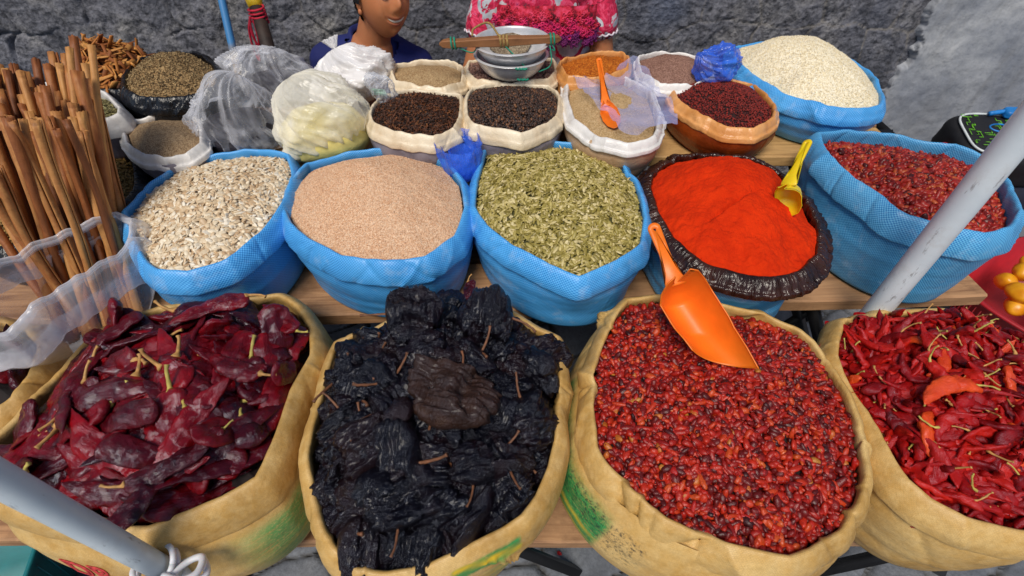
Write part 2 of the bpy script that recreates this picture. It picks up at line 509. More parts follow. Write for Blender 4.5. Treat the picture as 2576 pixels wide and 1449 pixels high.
# ------------------------------------------------------------------ chilli pods
def pod_mesh(name, L, W, T, bend, seed, mat, nu=34, nv=26, kind='long', wr=.12):
    s = np.linspace(0, 1, nu); V = []
    rg = np.random.default_rng(seed)
    if kind == 'long': w = np.interp(s, [0, .03, .08, .2, .5, .8, .95, 1], [.25, .65, .95, 1, .85, .5, .2, .03])
    elif kind == 'broad': w = np.interp(s, [0, .04, .15, .4, .65, .85, .96, 1], [.2, .62, .95, 1.05, .88, .55, .25, .05])
    else: w = np.interp(s, [0, .05, .15, .4, .7, .9, 1], [.3, .7, .95, 1, .75, .4, .04])
    ph = rg.random()*6; tw = (rg.random()-.5)*1.2
    a = np.linspace(0, 2*PI, nv, endpoint=False)
    for i, si in enumerate(s):
        cx = (si-.5)*L; cy = bend*L*(4*(si-.5)**2-.5)+.02*L*math.sin(si*7+ph); cz = .05*L*math.sin(si*5+ph*2)*(.6+abs(bend))
        y = np.cos(a)*W/2*w[i]; z = np.sin(a)*T/2*w[i]
        z = z*(.65+.35*np.abs(np.sin(a+1)))   # pinched
        t_ = tw*(si-.5); y2 = y*math.cos(t_)-z*math.sin(t_); z2 = y*math.sin(t_)+z*math.cos(t_)
        V.append(np.column_stack([np.full(nv, cx), cy+y2, cz+z2]))
    V = np.array(V).reshape(-1, 3)
    q = V/np.array([W*1.15, W*.5, W*.5])+seed*3.3
    d = ridge(q, 4)*wr*T*.55
    q3 = V/(W*.16)+seed; d += wr*T*.22*ridge(q3, 2)
    nrm = np.array([V[:, 0]*0, V[:, 1]-np.repeat(V.reshape(nu, nv, 3)[:, :, 1].mean(1), nv), V[:, 2]-np.repeat(V.reshape(nu, nv, 3)[:, :, 2].mean(1), nv)]).T
    nn = nrm/(np.linalg.norm(nrm/np.array([1, W, T]), axis=1)[:, None]+1e-9)/np.array([1, W, T])
    nn /= np.linalg.norm(nn, axis=1)[:, None]+1e-9
    fade = np.repeat(np.clip(w*1.5, 0, 1), nv)
    V = V+nn*(d*fade)[:, None]
    # big dents
    V[:, 2] += T*.45*fbm(V/(W*.9)+seed*1.7, 2)*fade
    Fs = [tuple(x) for x in grid_faces(nu, nv, True)]+[tuple(range(nv))[::-1], tuple((nu-1)*nv+k for k in range(nv))]
    return mesh_data(name, V, Fs, mat, attrs={'along': np.repeat(s, nv)})
def stem_mesh(name, L, W, mat, seed, ln=.035, r=.0022, cal=.5):
    rg = np.random.default_rng(seed+99); c = (rg.random()-.5)*.03; c2 = (rg.random()-.3)*.015
    x0 = -L/2+.002
    path = curve([(x0+.004, 0, 0), (x0-.004, 0, 0), (x0-ln*.45, c*.35, c2*.4), (x0-ln*.8, c*.9, c2), (x0-ln, c*1.5, c2*1.1)], 16)
    m = len(path); k = np.linspace(0, 1, m)
    rad = r*np.interp(k, [0, .12, .25, .8, .92, 1], [W*cal/2/r*.9, W*cal/2/r*.75, 1.25, .9, 1.1, 1.5])
    V, Fs = tube(path, rad, 9)
    V = V+.0006*fbm(V*260+seed, 2)[:, None]
    return mesh_data(name, V, Fs, mat)

def m_pod(name, c1, c2, c3, rough, bsc=90, bs=.8, bd=.003, coat=.3):
    t = NT(name); ob = t.coord('Generated'); o2 = t.coord('Object')
    info = t.node('ShaderNodeObjectInfo')
    n = t.noise(o2, 34, 5, .6, .4); v = t.math('ADD', t.math('MULTIPLY', info.outputs['Random'], .45), t.math('MULTIPLY', n, .7))
    col = t.ramp(v, [(.25, c1), (.55, c2), (.95, c3)])
    st_ = t.coord('Object', (.45, 1.4, 1)); b = t.bump(t.noise(st_, bsc, 6, .66, 1.4), bs, bd)
    rr = t.ramp(t.noise(o2, 60, 3), [(.3, (rough*.7,)*3+(1,)), (.7, (rough*1.5,)*3+(1,))])
    m = t.fin(col, rr, b, spec=.42, Coat_Weight=coat, Coat_Roughness=.12); t.b.inputs['Specular Tint'].default_value = (.72, .8, 1, 1)  # bluish specular tint paints sky colour into the highlights
    return m
POD_RED = m_pod('dark red chilli skin', lin('#150208'), lin('#520811'), lin('#8e0c14'), .12, coat=.1, bsc=55, bs=.8, bd=.004)
POD_BLK = m_pod('black chilli skin', lin('#05040a'), lin('#0b070e'), lin('#220e0c'), .13, bsc=75, bs=.85, bd=.006, coat=.12)
POD_BRN = m_pod('brown chilli skin', lin('#231612'), lin('#38241a'), lin('#5c4024'), .34, bsc=75, bs=.9, bd=.006, coat=.1)
POD_SC = m_pod('scarlet chilli skin', lin('#4a0507'), lin('#980d0c'), lin('#cc2410'), .36, bsc=90, bs=.7, bd=.003, coat=.0)
POD_OR = m_pod('orange chilli skin', lin('#c03010'), lin('#e0501a'), lin('#e87030'), .4, bsc=110, coat=.1)
STEM_T = m_simple('tan stalk', lin('#b98a4e'), .6, .3, 60)
STEM_G = m_simple('green tan stalk', lin('#b7a552'), .6, .3, 60)
STEM_B = m_simple('brown stalk', lin('#74492e'), .6, .35, 60)

def place(proto_pod, proto_stem, M, label, cat, group, name='dried_chilli'):
    o = bpy.data.objects.new(name, proto_pod); COL.objects.link(o); o.matrix_world = M
    tag(o, label, cat, group)
    if proto_stem:
        s = bpy.data.objects.new('stalk', proto_stem); COL.objects.link(s); s.parent = o
    return o
def mat_from(p, R, sc=1.0):
    M = Matrix.Translation(Vector(p)) @ Matrix([[float(R[i][j]) for j in range(3)] for i in range(3)]).to_4x4() @ Matrix.Scale(sc, 4)
    return M

def inside(key, P, Nn, margin):
    C = SACKS[key]['C'][::4, :2]; d = np.sqrt(((P[:, None, :2]-C[None])**2).sum(2)).min(1); k = d > margin
    return P[k], Nn[k]
LEN = {}
def inpoly(key, p):
    C = SACKS[key]['C']-SACKS[key]['N']*.016; x, y = p[0], p[1]; X, Y = C[:, 0], C[:, 1]; X2, Y2 = np.roll(X, -1), np.roll(Y, -1)
    return bool((((Y > y) != (Y2 > y)) & (x < (X2-X)*(y-Y)/(Y2-Y+1e-12)+X)).sum() % 2)
def scatter_pods(key, variants, n, dmin, layers, tilt, seed, label, cat, group, lift=.006, stemless=.15, margin=.04, name='dried_chilli'):
    rg = np.random.default_rng(seed)
    for ly in range(layers):
        P, Nn = sample(key, n*12, seed+ly); P, Nn = inside(key, P, Nn, margin); P, Nn = spread(P, Nn, dmin)
        R = rotmats(Nn, rg, tilt)
        for i in range(min(len(P), n)):
            pm, sm = variants[rg.integers(len(variants))]
            p = P[i]+Nn[i]*(lift+ly*.011); Ri = R[i]; sc = .85+.35*rg.random(); LL = pm.vertices and max(v.co.x for v in pm.vertices) if pm.name not in LEN else LEN[pm.name]; LEN[pm.name] = LL
            for tr in range(14):
                if inpoly(key, p+Ri[:, 0]*LL*sc*.92) and inpoly(key, p-Ri[:, 0]*LL*sc*.92): break
                Ri = rotmats(Nn[i:i+1], rg, tilt)[0]
            else: continue
            if not inpoly(key, p-Ri[:, 0]*(LL*sc+.03)): sm = None
            place(pm, None if rg.random() < stemless else sm, mat_from(p, Ri, sc), label, cat, group, name)

#@@SETTING
# ------------------------------------------------------------------ the setting
def m_cobble():
    t = NT('grey stone setts'); ob = t.coord()
    n = t.noise(ob, 5, 6, .6); n2 = t.noise(ob, 90, 5, .7)
    col = t.ramp(n, [(.3, lin('#4c5058')), (.5, lin('#6a6e76')), (.72, lin('#8a8c90'))])
    col = t.mix(t.ramp(n2, [(.4, (0, 0, 0, 1)), (.7, (.5, .5, .5, 1))]), col, lin('#3c3e42'))
    col = t.mix(t.attr('joint'), col, lin('#2b2824'))
    return t.fin(col, .7, t.bump(n2, .6, .004))
def cells(X, Y, rows, seed, jit=.32, squash=1.0):
    rg = np.random.default_rng(seed); pts = []
    y = Y.min()-.3; r = 0
    while y < Y.max()+.3:
        h = rows*(.8+.4*rg.random()); x = X.min()-.5+rg.random()*.3
        while x < X.max()+.5:
            w = rows*(1.0+.9*rg.random())*squash
            pts.append((x+w/2, y+h/2+(rg.random()-.5)*h*jit, w, h)); x += w
        y += h
    P = np.array(pts); f1 = np.full(X.shape, 9.); f2 = f1.copy(); idx = np.zeros(X.shape, int)
    for i, (a, b, w, h) in enumerate(P):
        d = (np.abs((X-a)/w)**3+np.abs((Y-b)/h)**3)**(1/3)*2*rows
        less = d < f1
        f2 = np.where(less, f1, np.minimum(f2, d)); f1 = np.where(less, d, f1); idx = np.where(less, i, idx)
    return f1, f2-f1, rg.random(len(P)+1)[idx]

def build_ground():
    nx, ny = 420, 330
    xs = np.linspace(-2.4, 2.4, nx); ys = np.linspace(-.4, 2.3, ny)
    X, Y = np.meshgrid(xs, ys); Q = np.column_stack([X.ravel(), Y.ravel(), np.zeros(X.size)])
    wx = X.ravel()+.03*fbm(Q*4, 2); wy = Y.ravel()+.03*fbm(Q*4+7, 2)
    a = math.radians(25); u = wx*math.cos(a)+wy*math.sin(a); v = -wx*math.sin(a)+wy*math.cos(a)
    f1, e, r = cells(u, v, .16, 4)
    k = np.clip(e/.028, 0, 1); k = k*k*(3-2*k)
    Q[:, 2] = -.02+.02*k+.004*r*k+.004*fbm(Q*14, 4)
    o = obj('ground', Q, grid_faces(ny, nx), m_cobble(), attrs={'joint': 1-k}); tag(o, kind='structure')
    # wider sheet to the horizon, a little lower
    V = np.array([(-60, -60, -.03), (60, -60, -.03), (60, 60, -.03), (-60, 60, -.03)]); 
    o = obj('pavement', V, [(0, 1, 2, 3)], m_simple('grey paving', lin('#6a6e76'), .8, .2, 6), smooth=False); tag(o, kind='structure')

def build_wall():
    nx, nz = 860, 340
    xs = np.linspace(-3.4, 1.80, nx); zs = np.linspace(-.02, 2.1, nz)
    X, Z = np.meshgrid(xs, zs); Q = np.column_stack([X.ravel(), Z.ravel(), X.ravel()*0])
    wx = X.ravel()+.045*fbm(Q*3, 3); wz = Z.ravel()+.045*fbm(Q*3+5, 3)
    f1, e, r = cells(wx, wz, .19, 8, .5)
    left = np.clip((-.5-X.ravel())/1.0, 0, 1)
    k = np.clip(e/(.012+.018*left), 0, 1)**.6; k = 1-(1-k)*np.clip(.75+1.1*fbm(Q*1.9+9, 3), .1, 1)
    d = k*(.012+.026*left)+.016*(r-.5)*k+.013*fbm(Q*6, 5, gain=.55)+.003*ridge(Q*30, 2)
    V = np.column_stack([X.ravel(), 2.17-d, Z.ravel()])
    mort = np.clip(1-e/.017, 0, 1)*(1-left)*np.clip(.7+1.3*fbm(Q*2.3+3, 2), 0, 1)
    t = NT('dark volcanic rubble'); ob = t.coord()
    n = t.noise(ob, 4, 5, .6); n2 = t.noise(ob, 34, 6, .75)
    c = t.ramp(n, [(.28, lin('#4c4f5a')), (.5, lin('#787880')), (.75, lin('#a09c96'))])
    c = t.mix(t.ramp(n2, [(.36, (.9, .9, .9, 1)), (.56, (0, 0, 0, 1))]), c, lin('#2b2c32'))
    c = t.mix(t.ramp(t.noise(ob, 2.2, 3), [(.55, (0, 0, 0, 1)), (.75, (.5, .5, .5, 1))]), c, lin('#5c6c8c'))
    c = t.mix(t.math('MULTIPLY', t.attr('mortar'), .9), c, lin('#8d8780'))
    b = t.bump(n2, .9, .014); b = t.bump(t.vor(ob, 70), .6, .006, b)
    o = obj('stone_wall', V, grid_faces(nz, nx), t.fin(c, .85, b), attrs={'mortar': mort, 'cell': r})
    tag(o, 'dark grey rubble stone wall with pale mortar lines behind the stall', 'wall')
    # plaster
    nx, nz = 330, 260
    xs = np.concatenate([np.linspace(1.50, 1.86, 200), np.linspace(1.875, 4.2, 130)]); zs = np.linspace(-.02, 2.1, nz)
    X, Z = np.meshgrid(xs, zs); Q = np.column_stack([X.ravel(), Z.ravel(), X.ravel()*0])
    edge = 1.655+.045*fbm(np.column_stack([Z.ravel()*3.2, X.ravel()*0, X.ravel()*0+2]), 5, gain=.6)+.03*fbm(Q*9, 4, gain=.65)
    k = np.clip((X.ravel()-edge)/.016, 0, 1)
    V = np.column_stack([X.ravel(), 2.175-.05*k-.012*fbm(Q*2.5, 4)-.002*fbm(Q*26, 3), Z.ravel()])
    t = NT('weathered grey render'); ob = t.coord()
    n = t.noise(ob, 2.6, 7, .65, .6); st = t.coord('Object', (1, 1, .18)); n3 = t.noise(st, 9, 5, .7)
    c = t.ramp(n, [(.30, lin('#747a87')), (.5, lin('#9c9fa6')), (.68, lin('#bcbdbf'))])
    c = t.mix(t.ramp(n3, [(.5, (0, 0, 0, 1)), (.75, (.5, .5, .5, 1))]), c, lin('#68655f'))
    c = t.mix(t.ramp(t.noise(ob, 60, 6, .8), [(.5, (0, 0, 0, 1)), (.7, (.35, .35, .35, 1))]), c, lin('#565b66'))
    o = obj('rendered_wall', V, grid_faces(nz, nx), t.fin(c, .85, t.bump(t.noise(ob, 22, 7, .7), .6, .01)))
    tag(o, 'smooth pale grey rendered wall with a ragged edge right of the rubble stones', 'wall')

def m_wood(name, a, b):
    t = NT(name); ob = t.coord('Object', (1.2, 16, 16)); o2 = t.coord()
    n = t.noise(ob, 2.2, 6, .65, 1.6)
    c = t.ramp(n, [(.3, b), (.6, a)]); c = t.mix(t.ramp(t.noise(o2, 11, 5, .7), [(.5, (0, 0, 0, 1)), (.72, (.5, .5, .5, 1))]), c, tuple(x*.5 for x in b[:3])+(1,))
    return t.fin(c, .65, t.bump(n, .5, .002))
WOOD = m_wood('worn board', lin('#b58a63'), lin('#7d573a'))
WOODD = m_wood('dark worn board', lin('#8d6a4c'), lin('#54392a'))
def plank(x0, x1, y0, y1, ztop, th, yaw, label, mat=WOOD):
    c = ((x0+x1)/2, (y0+y1)/2, ztop-th/2)
    nxx = 40
    V, Fs = [], []
    xs = np.linspace(-(x1-x0)/2, (x1-x0)/2, nxx)
    hy = (y1-y0)/2; hz = th/2; b = .004
    sec = [(-hy+b, -hz), (-hy, -hz+b), (-hy, hz-b), (-hy+b, hz), (hy-b, hz), (hy, hz-b), (hy, -hz+b), (hy-b, -hz)]
    for i, x in enumerate(xs):
        for (y, z) in sec:
            V.append((x, y+.002*math.sin(x*9+c[1]*40), z))
    V = np.array(V); V[:, 1] += .0015*fbm(V*12+c[1]*9, 2)
    Fs = [tuple(q) for q in grid_faces(nxx, 8, True)]+[tuple(range(8))[::-1], tuple((nxx-1)*8+k for k in range(8))]
    o = obj('plank', V, Fs, mat, smooth=False); o.location = Vector(c); o.rotation_euler = (0, 0, math.radians(yaw))
    tag(o, label, 'plank', 'boards of the stall shelves'); return o
METAL = m_simple('black painted steel', lin('#17171a'), .45, .2, 20)
def bar(a, b, w):
    a = np.array(a, float); b = np.array(b, float); return tube(np.array([a, (a+b)/2, b]), w, 4)
def trestle(x, y, z, half, label, along='x', hw=.18):
    root = empty('trestle', (x, y, 0)); tag(root, label, 'trestle', 'black steel trestles under the shelves')
    for s in (-1, 1):
        obj('leg', *bar((x-s*hw, y-half, 0), (x+s*hw, y-half, z), .017), METAL, root)
        obj('leg', *bar((x-s*hw, y+half, 0), (x+s*hw, y+half, z), .017), METAL, root)
    obj('crossbar', *join([bar((x-hw, y, z), (x+hw, y, z), .015), bar((x-hw, y-half, z-.004), (x-hw, y+half, z-.004), .015), bar((x+hw, y-half, z-.004), (x+hw, y+half, z-.004), .015)]), METAL, root)

build_ground(); build_wall()
plank(-1.25, 1.25, .305, .495, .48, .035, 0, 'lowest front shelf board under the tan sacks', WOOD)
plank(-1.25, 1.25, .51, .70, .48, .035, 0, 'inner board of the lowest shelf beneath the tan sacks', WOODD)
plank(-1.32, 1.165, .765, .93, .64, .038, 2.2, 'middle shelf board whose worn end sticks out beside the right pole', WOOD)
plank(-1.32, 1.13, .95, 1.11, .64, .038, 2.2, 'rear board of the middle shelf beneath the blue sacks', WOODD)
plank(-1.7, 1.12, 1.215, 1.38, .78, .035, .6, 'front board of the top shelf below the orange lined bag', m_wood('pale worn board', lin('#c9a068'), lin('#9a7444')))
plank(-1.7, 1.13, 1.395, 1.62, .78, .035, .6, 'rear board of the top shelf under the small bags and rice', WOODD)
for x in (-.9, 0, 1.0):
    trestle(x, .50, .444, .13, {-.9: 'black steel trestle under the left end of the lowest shelf', 0: 'black steel trestle under the middle of the lowest shelf', 1.0: 'black steel trestle under the right end of the lowest shelf'}[x])
    trestle(x-.06, .94, .60, .1, {-.9: 'crossed black trestle under the left end of the middle shelf', 0: 'crossed black trestle under the middle of the middle shelf', 1.0: 'crossed black trestle legs seen beside the right tent pole'}[x])
    trestle(x+.02, 1.42, .744, .13, {-.9: 'black trestle under the left end of the top shelf', 0: 'black trestle under the middle of the top shelf', 1.0: 'black trestle under the right end of the top shelf behind the orange powder'}[x])

# ------------------------------------------------------------------ sacks: prints on the tan sacks
def near_t(C, px, py, z):
    p = pz(px, py, z); return int(np.argmin(((C[:, :2]-p[:2])**2).sum(1)))/len(C)
def band(tt, a, b, soft=.006):
    d = (tt-a) % 1; w = (b-a) % 1
    return np.clip(d/soft, 0, 1)*np.clip((w-d)/soft, 0, 1)*(d < w)
def ordered(a, b, mid):
    # make the band from a to b pass through mid
    return (a, b) if ((mid-a) % 1) < ((b-a) % 1) else (b, a)
def printA(at, ac, tt, vs, PP, C, VB, V):
    a, b = ordered(near_t(C, 738, 983, .75), near_t(C, 470, 1296, .75), near_t(C, 644, 1218, .75))
    for i, v in enumerate(vs):
        at['print'][i] = band(tt, a, b, .05)*np.clip((v-.16)/.06, 0, 1)*np.clip((.8-v)/.08, 0, 1)*.85
        at['stripe'][i] = band(tt, a, b, .1)*(math.exp(-((v-.52)/.018)**2)+math.exp(-((v-.6)/.012)**2)*.7)*.5
def printB(at, ac, tt, vs, PP, C, VB, V):
    a, b = ordered(near_t(C, 1385, 1180, .75), near_t(C, 1180, 1390, .75), near_t(C, 1320, 1305, .75))
    for i, v in enumerate(vs):
        at['print'][i] = band(tt, a, b, .04)*np.clip((v-.1)/.06, 0, 1)*np.clip((.75-v)/.06, 0, 1)*.6
        at['stripe'][i] = band(tt, a, b, .04)*math.exp(-((v-.3)/.03)**2)*.4
    a2, b2 = ordered(near_t(C, 1300, 1322, .75), near_t(C, 1120, 1415, .75), near_t(C, 1200, 1375, .75)); w2 = (b2-a2) % 1
    d2 = ((tt-a2) % 1)/w2
    for i, (o, h) in enumerate(PP):
        if o > .011:
            q = np.clip((-h-.004)/.05, 0, 1)
            c0 = .5
            ac['print'][i] = band(tt, a2, b2, .004)*np.clip(1-abs(q-c0)*2.1, 0, 1)**.25*1.4*(abs(q-c0) < .42)
            dd = q-(.75-.5*d2) if True else 0
            ac['stripe'][i] = band(tt, a2, b2, .004)*(np.exp(-(dd/.12)**2))*1.3*(abs(q-c0) < .42)
def printC(at, ac, tt, vs, PP, C, VB, V):
    a, b = ordered(near_t(C, 1484, 900, .75), near_t(C, 1600, 1250, .75), near_t(C, 1489, 1130, .75))
    for i, v in enumerate(vs):
        at['print'][i] = band(tt, a, b, .008)*np.clip((v-.08)/.12, 0, 1)*np.clip((.86-v)/.02, 0, 1)*1.25
        at['stripe'][i] = band(tt, a, b, .02)*(math.exp(-((v-.42)/.018)**2)+math.exp(-((v-.55)/.014)**2)+math.exp(-((v-.5)/.01)**2)*.8+math.exp(-((v-.68)/.014)**2))*.9
        at['soot'][i] = band(tt, a-.04, b, .01)*np.clip((v-.1)/.05, 0, 1)*np.clip((.5-v)/.2, 0, 1)

S_A = [(209, 854), (300, 800), (400, 768), (520, 758), (640, 745), (705, 740), (752, 765), (788, 820), (790, 890), (738, 983), (693, 1116), (650, 1205), (560, 1258), (450, 1300), (365, 1335), (290, 1330), (200, 1300), (80, 1280), (-20, 1250), (-60, 1190), (-30, 1110), (40, 1045), (111, 961)]
S_B = [(842, 855), (924, 825), (1010, 785), (1124, 745), (1175, 746), (1250, 758), (1300, 790), (1350, 825), (1405, 845), (1414, 890), (1414, 975), (1407, 1100), (1389, 1175), (1359, 1250), (1320, 1305), (1265, 1340), (1175, 1385), (1075, 1430), (975, 1452), (900, 1446), (860, 1420), (825, 1380), (800, 1330), (778, 1250), (765, 1150), (775, 1085), (797, 1005), (815, 925)]
S_C = [(1576, 749), (1624, 742), (1679, 738), (1770, 755), (1864, 775), (1924, 788), (1999, 818), (2049, 852), (2094, 905), (2134, 980), (2164, 1050), (2186, 1150), (2190, 1200), (2172, 1272), (2134, 1335), (2049, 1390), (1989, 1412), (1899, 1395), (1799, 1365), (1674, 1310), (1574, 1232), (1518, 1165), (1494, 1120), (1484, 1025), (1489, 925), (1508, 865), (1544, 790)]
S_E = [(2119, 800), (2159, 790), (2229, 785), (2374, 775), (2449, 800), (2524, 835), (2590, 862), (2700, 955), (2740, 1130), (2720, 1290), (2640, 1345), (2576, 1345), (2499, 1328), (2429, 1310), (2339, 1262), (2275, 1210), (2232, 1140), (2194, 1065), (2152, 1000), (2114, 935), (2098, 890), (2106, 840)]
S_F = [(105, 860), (85, 920), (35, 1000), (-50, 1050), (-200, 1040), (-260, 930), (-200, 820), (-60, 790), (50, 810)]
sack('A', 'open tan sack of long dark red chillies with green print, left of the black chillies', 'sack', S_A, .75, .482, BURL, BURL, th=.014, drop=.07, wr=.0045, shrink=.95, bulge=.03, shift=(.02, -.02), seed=1, prints=printA, crease=7, group='tan woven sacks on the lowest shelf')
sack('B', 'open tan sack of black wrinkled chillies at front centre', 'sack', S_B, .75, .482, BURL, BURL, th=.013, drop=.07, wr=.006, shrink=.93, bulge=.018, seed=2, prints=printB, crease=9, group='tan woven sacks on the lowest shelf')
sack('C', 'open tan sack of small round red chillies with a dark green print on its side', 'sack', S_C, .75, .482, BURL, BURL, th=.012, drop=.06, wr=.0055, shrink=.95, bulge=.036, shift=(-.03, 0), seed=3, prints=printC, crease=12, group='tan woven sacks on the lowest shelf')
sack('E', 'open tan sack of scarlet chillies at the right edge', 'sack', S_E, .735, .482, BURL, BURL, th=.013, drop=.055, wr=.004, shrink=.93, bulge=.022, seed=4, crease=8, group='tan woven sacks on the lowest shelf')
sack('F', 'tan sack of dark chillies mostly cut off at the left edge under the milky bag', 'sack', S_F, .745, .482, BURL, BURL, th=.014, drop=.06, wr=.0045, shrink=.93, seed=5, crease=8, group='tan woven sacks on the lowest shelf')
S_G = [(308, 530), (328, 600), (355, 655), (395, 684), (468, 684), (572, 651), (650, 594), (712, 520), (740, 440), (724, 383), (650, 374), (540, 386), (450, 410), (375, 460)]
S_H = [(706, 520), (725, 460), (770, 410), (870, 383), (1000, 368), (1060, 380), (1120, 400), (1165, 450), (1176, 520), (1150, 590), (1075, 645), (965, 662), (855, 642), (768, 600), (725, 565)]
S_I = [(1218, 372), (1232, 364), (1290, 358), (1380, 352), (1480, 362), (1550, 392), (1605, 450), (1630, 540), (1620, 610), (1560, 655), (1475, 690), (1456, 694), (1430, 685), (1380, 665), (1290, 622), (1218, 570), (1188, 520), (1194, 450)]
S_J = [(1640, 425), (1700, 392), (1800, 382), (1900, 398), (1970, 432), (2030, 500), (2068, 570), (2066, 640), (2020, 686), (1940, 703), (1850, 690), (1760, 660), (1690, 600), (1652, 540), (1628, 470)]
S_K = [(2057, 332), (2120, 324), (2250, 336), (2400, 362), (2480, 392), (2545, 455), (2572, 530), (2556, 570), (2480, 588), (2380, 572), (2260, 528), (2150, 450), (2080, 390)]
gb = 'blue woven sacks on the middle shelf'
sack('G', 'blue woven sack heaped with white pumpkin seeds', 'sack', S_G, .84, .642, BLUE, BLUE, th=.012, drop=.05, wr=.0028, shrink=.94, bulge=.012, seed=6, crease=9, group=gb)
sack('H', 'blue woven sack of beige sesame between the white and green seeds', 'sack', S_H, .84, .642, BLUE, BLUE, th=.012, drop=.055, wr=.0028, shrink=.94, bulge=.012, seed=7, crease=9, group=gb)
sack('I', 'blue woven sack heaped with green pumpkin seeds', 'sack', S_I, .84, .642, BLUE, BLUE, th=.012, drop=.05, wr=.0028, shrink=.94, bulge=.012, seed=8, crease=9, group=gb)
S_Jo = [(a+(a-1850)*.0, b+6) for a, b in S_J]
sack('J', 'blue woven sack with a dark crinkled liner holding orange red powder', 'sack', S_J, .83, .642, BRLIN, BLUE2, th=.017, drop=.036, wr=.0045, shrink=.93, bulge=.0, seed=9, crease=22, fine=.0028, group=gb, cuffpart='liner')
sack('K', 'deep blue woven sack of dried red berries behind the right tent pole', 'sack', S_K, .88, .642, BLUE2, BLUE2, th=.012, drop=.06, wr=.0035, shrink=.94, bulge=.012, seed=10, crease=9, group=gb, inner=.09)
S_L = [(1840, 120), (1900, 106), (1960, 98), (2060, 106), (2130, 140), (2195, 182), (2224, 230), (2222, 262), (2170, 273), (2080, 268), (1980, 238), (1900, 192), (1852, 152)]
sack('L', 'large blue woven sack heaped with white rice against the wall', 'sack', S_L, .91, .782, BLUE, BLUE, th=.012, drop=.045, wr=.0035, shrink=.92, bulge=.02, seed=11, crease=9)
gs = 'small polythene bags of spice on the top shelf'
S_M = [(1688, 205), (1740, 190), (1830, 192), (1900, 210), (1952, 262), (1950, 295), (1900, 322), (1830, 318), (1760, 288), (1702, 248)]
S_N = [(1426, 195), (1490, 182), (1580, 192), (1640, 230), (1664, 290), (1648, 345), (1580, 360), (1500, 342), (1442, 300), (1424, 245)]
S_O = [(1186, 218), (1280, 206), (1380, 215), (1408, 238), (1406, 280), (1380, 308), (1310, 334), (1240, 322), (1190, 312), (1172, 288), (1170, 250)]
S_P = [(962, 240), (1030, 224), (1100, 228), (1160, 238), (1160, 285), (1143, 322), (1090, 341), (1000, 332), (942, 312), (928, 285), (940, 258)]
S_Q = [(995, 158), (1060, 149), (1130, 153), (1166, 168), (1163, 200), (1120, 220), (1050, 214), (992, 200), (983, 176)]
S_R = [(1180, 152), (1290, 141), (1390, 146), (1402, 175), (1380, 195), (1290, 207), (1200, 200), (1174, 180)]
S_S = [(1410, 150), (1480, 132), (1560, 127), (1583, 142), (1578, 170), (1500, 195), (1430, 190), (1412, 170)]
S_T = [(1606, 142), (1660, 128), (1740, 135), (1786, 152), (1796, 190), (1740, 213), (1660, 208), (1612, 180)]
sack('M', 'orange lined bag of dark red annatto seeds', 'sack', S_M, .895, .782, ORLIN, REDBODY, th=.011, drop=.036, wr=.003, shrink=.92, bulge=.02, seed=12, crease=10, group=gs)
sack('N', 'open bag of tan powder with blue film and an orange spoon on top', 'sack', S_N, .90, .76, CREAMW, TANBODY, th=.011, drop=.03, wr=.003, shrink=.85, bulge=.02, seed=13, crease=9, group=gs)
sack('O', 'cream bag of dark peppercorns in front of the metal bowls', 'sack', S_O, .90, .782, CREAM, GREYBODY, th=.010, drop=.042, wr=.0035, shrink=.95, bulge=.015, seed=14, crease=9, group=gs)
sack('P', 'cream bag of cloves left of the peppercorns', 'sack', S_P, .90, .782, CREAM, GREYBODY, th=.010, drop=.042, wr=.0035, shrink=.95, bulge=.015, seed=15, crease=9, group=gs)
sack('Q', 'cream bag of light brown seeds below the boy', 'sack', S_Q, .905, .782, CREAM, GREYBODY, th=.010, drop=.035, wr=.0035, shrink=.95, bulge=.012, seed=16, crease=10, group=gs)
sack('R', 'cream bag of allspice berries carrying the metal bowls', 'sack', S_R, .905, .782, CREAM, GREYBODY, th=.010, drop=.035, wr=.003, shrink=.95, bulge=.012, seed=17, crease=10, group=gs)
sack('S', 'orange stained bag of turmeric coloured powder below the woman', 'sack', S_S, .92, .782, ORLIN, ORLIN, th=.008, drop=.04, wr=.003, shrink=.95, bulge=.01, seed=18, crease=10, group=gs)
sack('T', 'white bag of brown ground spice left of the rice', 'sack', S_T, .91, .782, CREAMW, GREYBODY, th=.008, drop=.035, wr=.003, shrink=.95, bulge=.01, seed=19, crease=10, group=gs)
S_U = [(332, 155), (400, 132), (490, 130), (538, 158), (550, 190), (540, 220), (480, 240), (400, 246), (340, 240), (308, 218), (308, 188)]
S_V = [(-30, 290), (10, 240), (110, 206), (200, 214), (270, 236), (302, 268), (300, 288), (240, 302), (100, 310), (10, 312)]
S_W = [(307, 328), (330, 302), (400, 290), (490, 290), (505, 320), (508, 358), (470, 384), (410, 398), (350, 384), (316, 360)]
S_X = [(230, 360), (295, 362), (340, 395), (350, 455), (322, 505), (270, 525), (200, 510), (165, 450), (180, 390)]
S_Y = [(-120, 480), (0, 445), (75, 470), (105, 540), (75, 600), (0, 622), (-90, 610), (-140, 550)]
S_Z = [(180, 135), (250, 118), (330, 122), (388, 150), (372, 200), (300, 225), (200, 220), (172, 175)]
sack('U', 'black bag heaped with dried green brown herb', 'sack', S_U, .92, .782, BLACKP, BLACKP, th=.012, drop=.045, wr=.004, shrink=.95, bulge=.015, seed=20, crease=14, fine=.0015)
sack('V', 'white bag of cumin seeds behind the cinnamon sticks', 'sack', S_V, .91, .782, CREAMW, GREYBODY, th=.010, drop=.05, wr=.003, shrink=.95, bulge=.01, seed=21, crease=10)
sack('W', 'small white bag of greyish green seeds in front of the black bag', 'sack', S_W, .87, .782, CREAMW, GREYBODY, th=.010, drop=.035, wr=.0035, shrink=.93, bulge=.01, seed=22, crease=10)
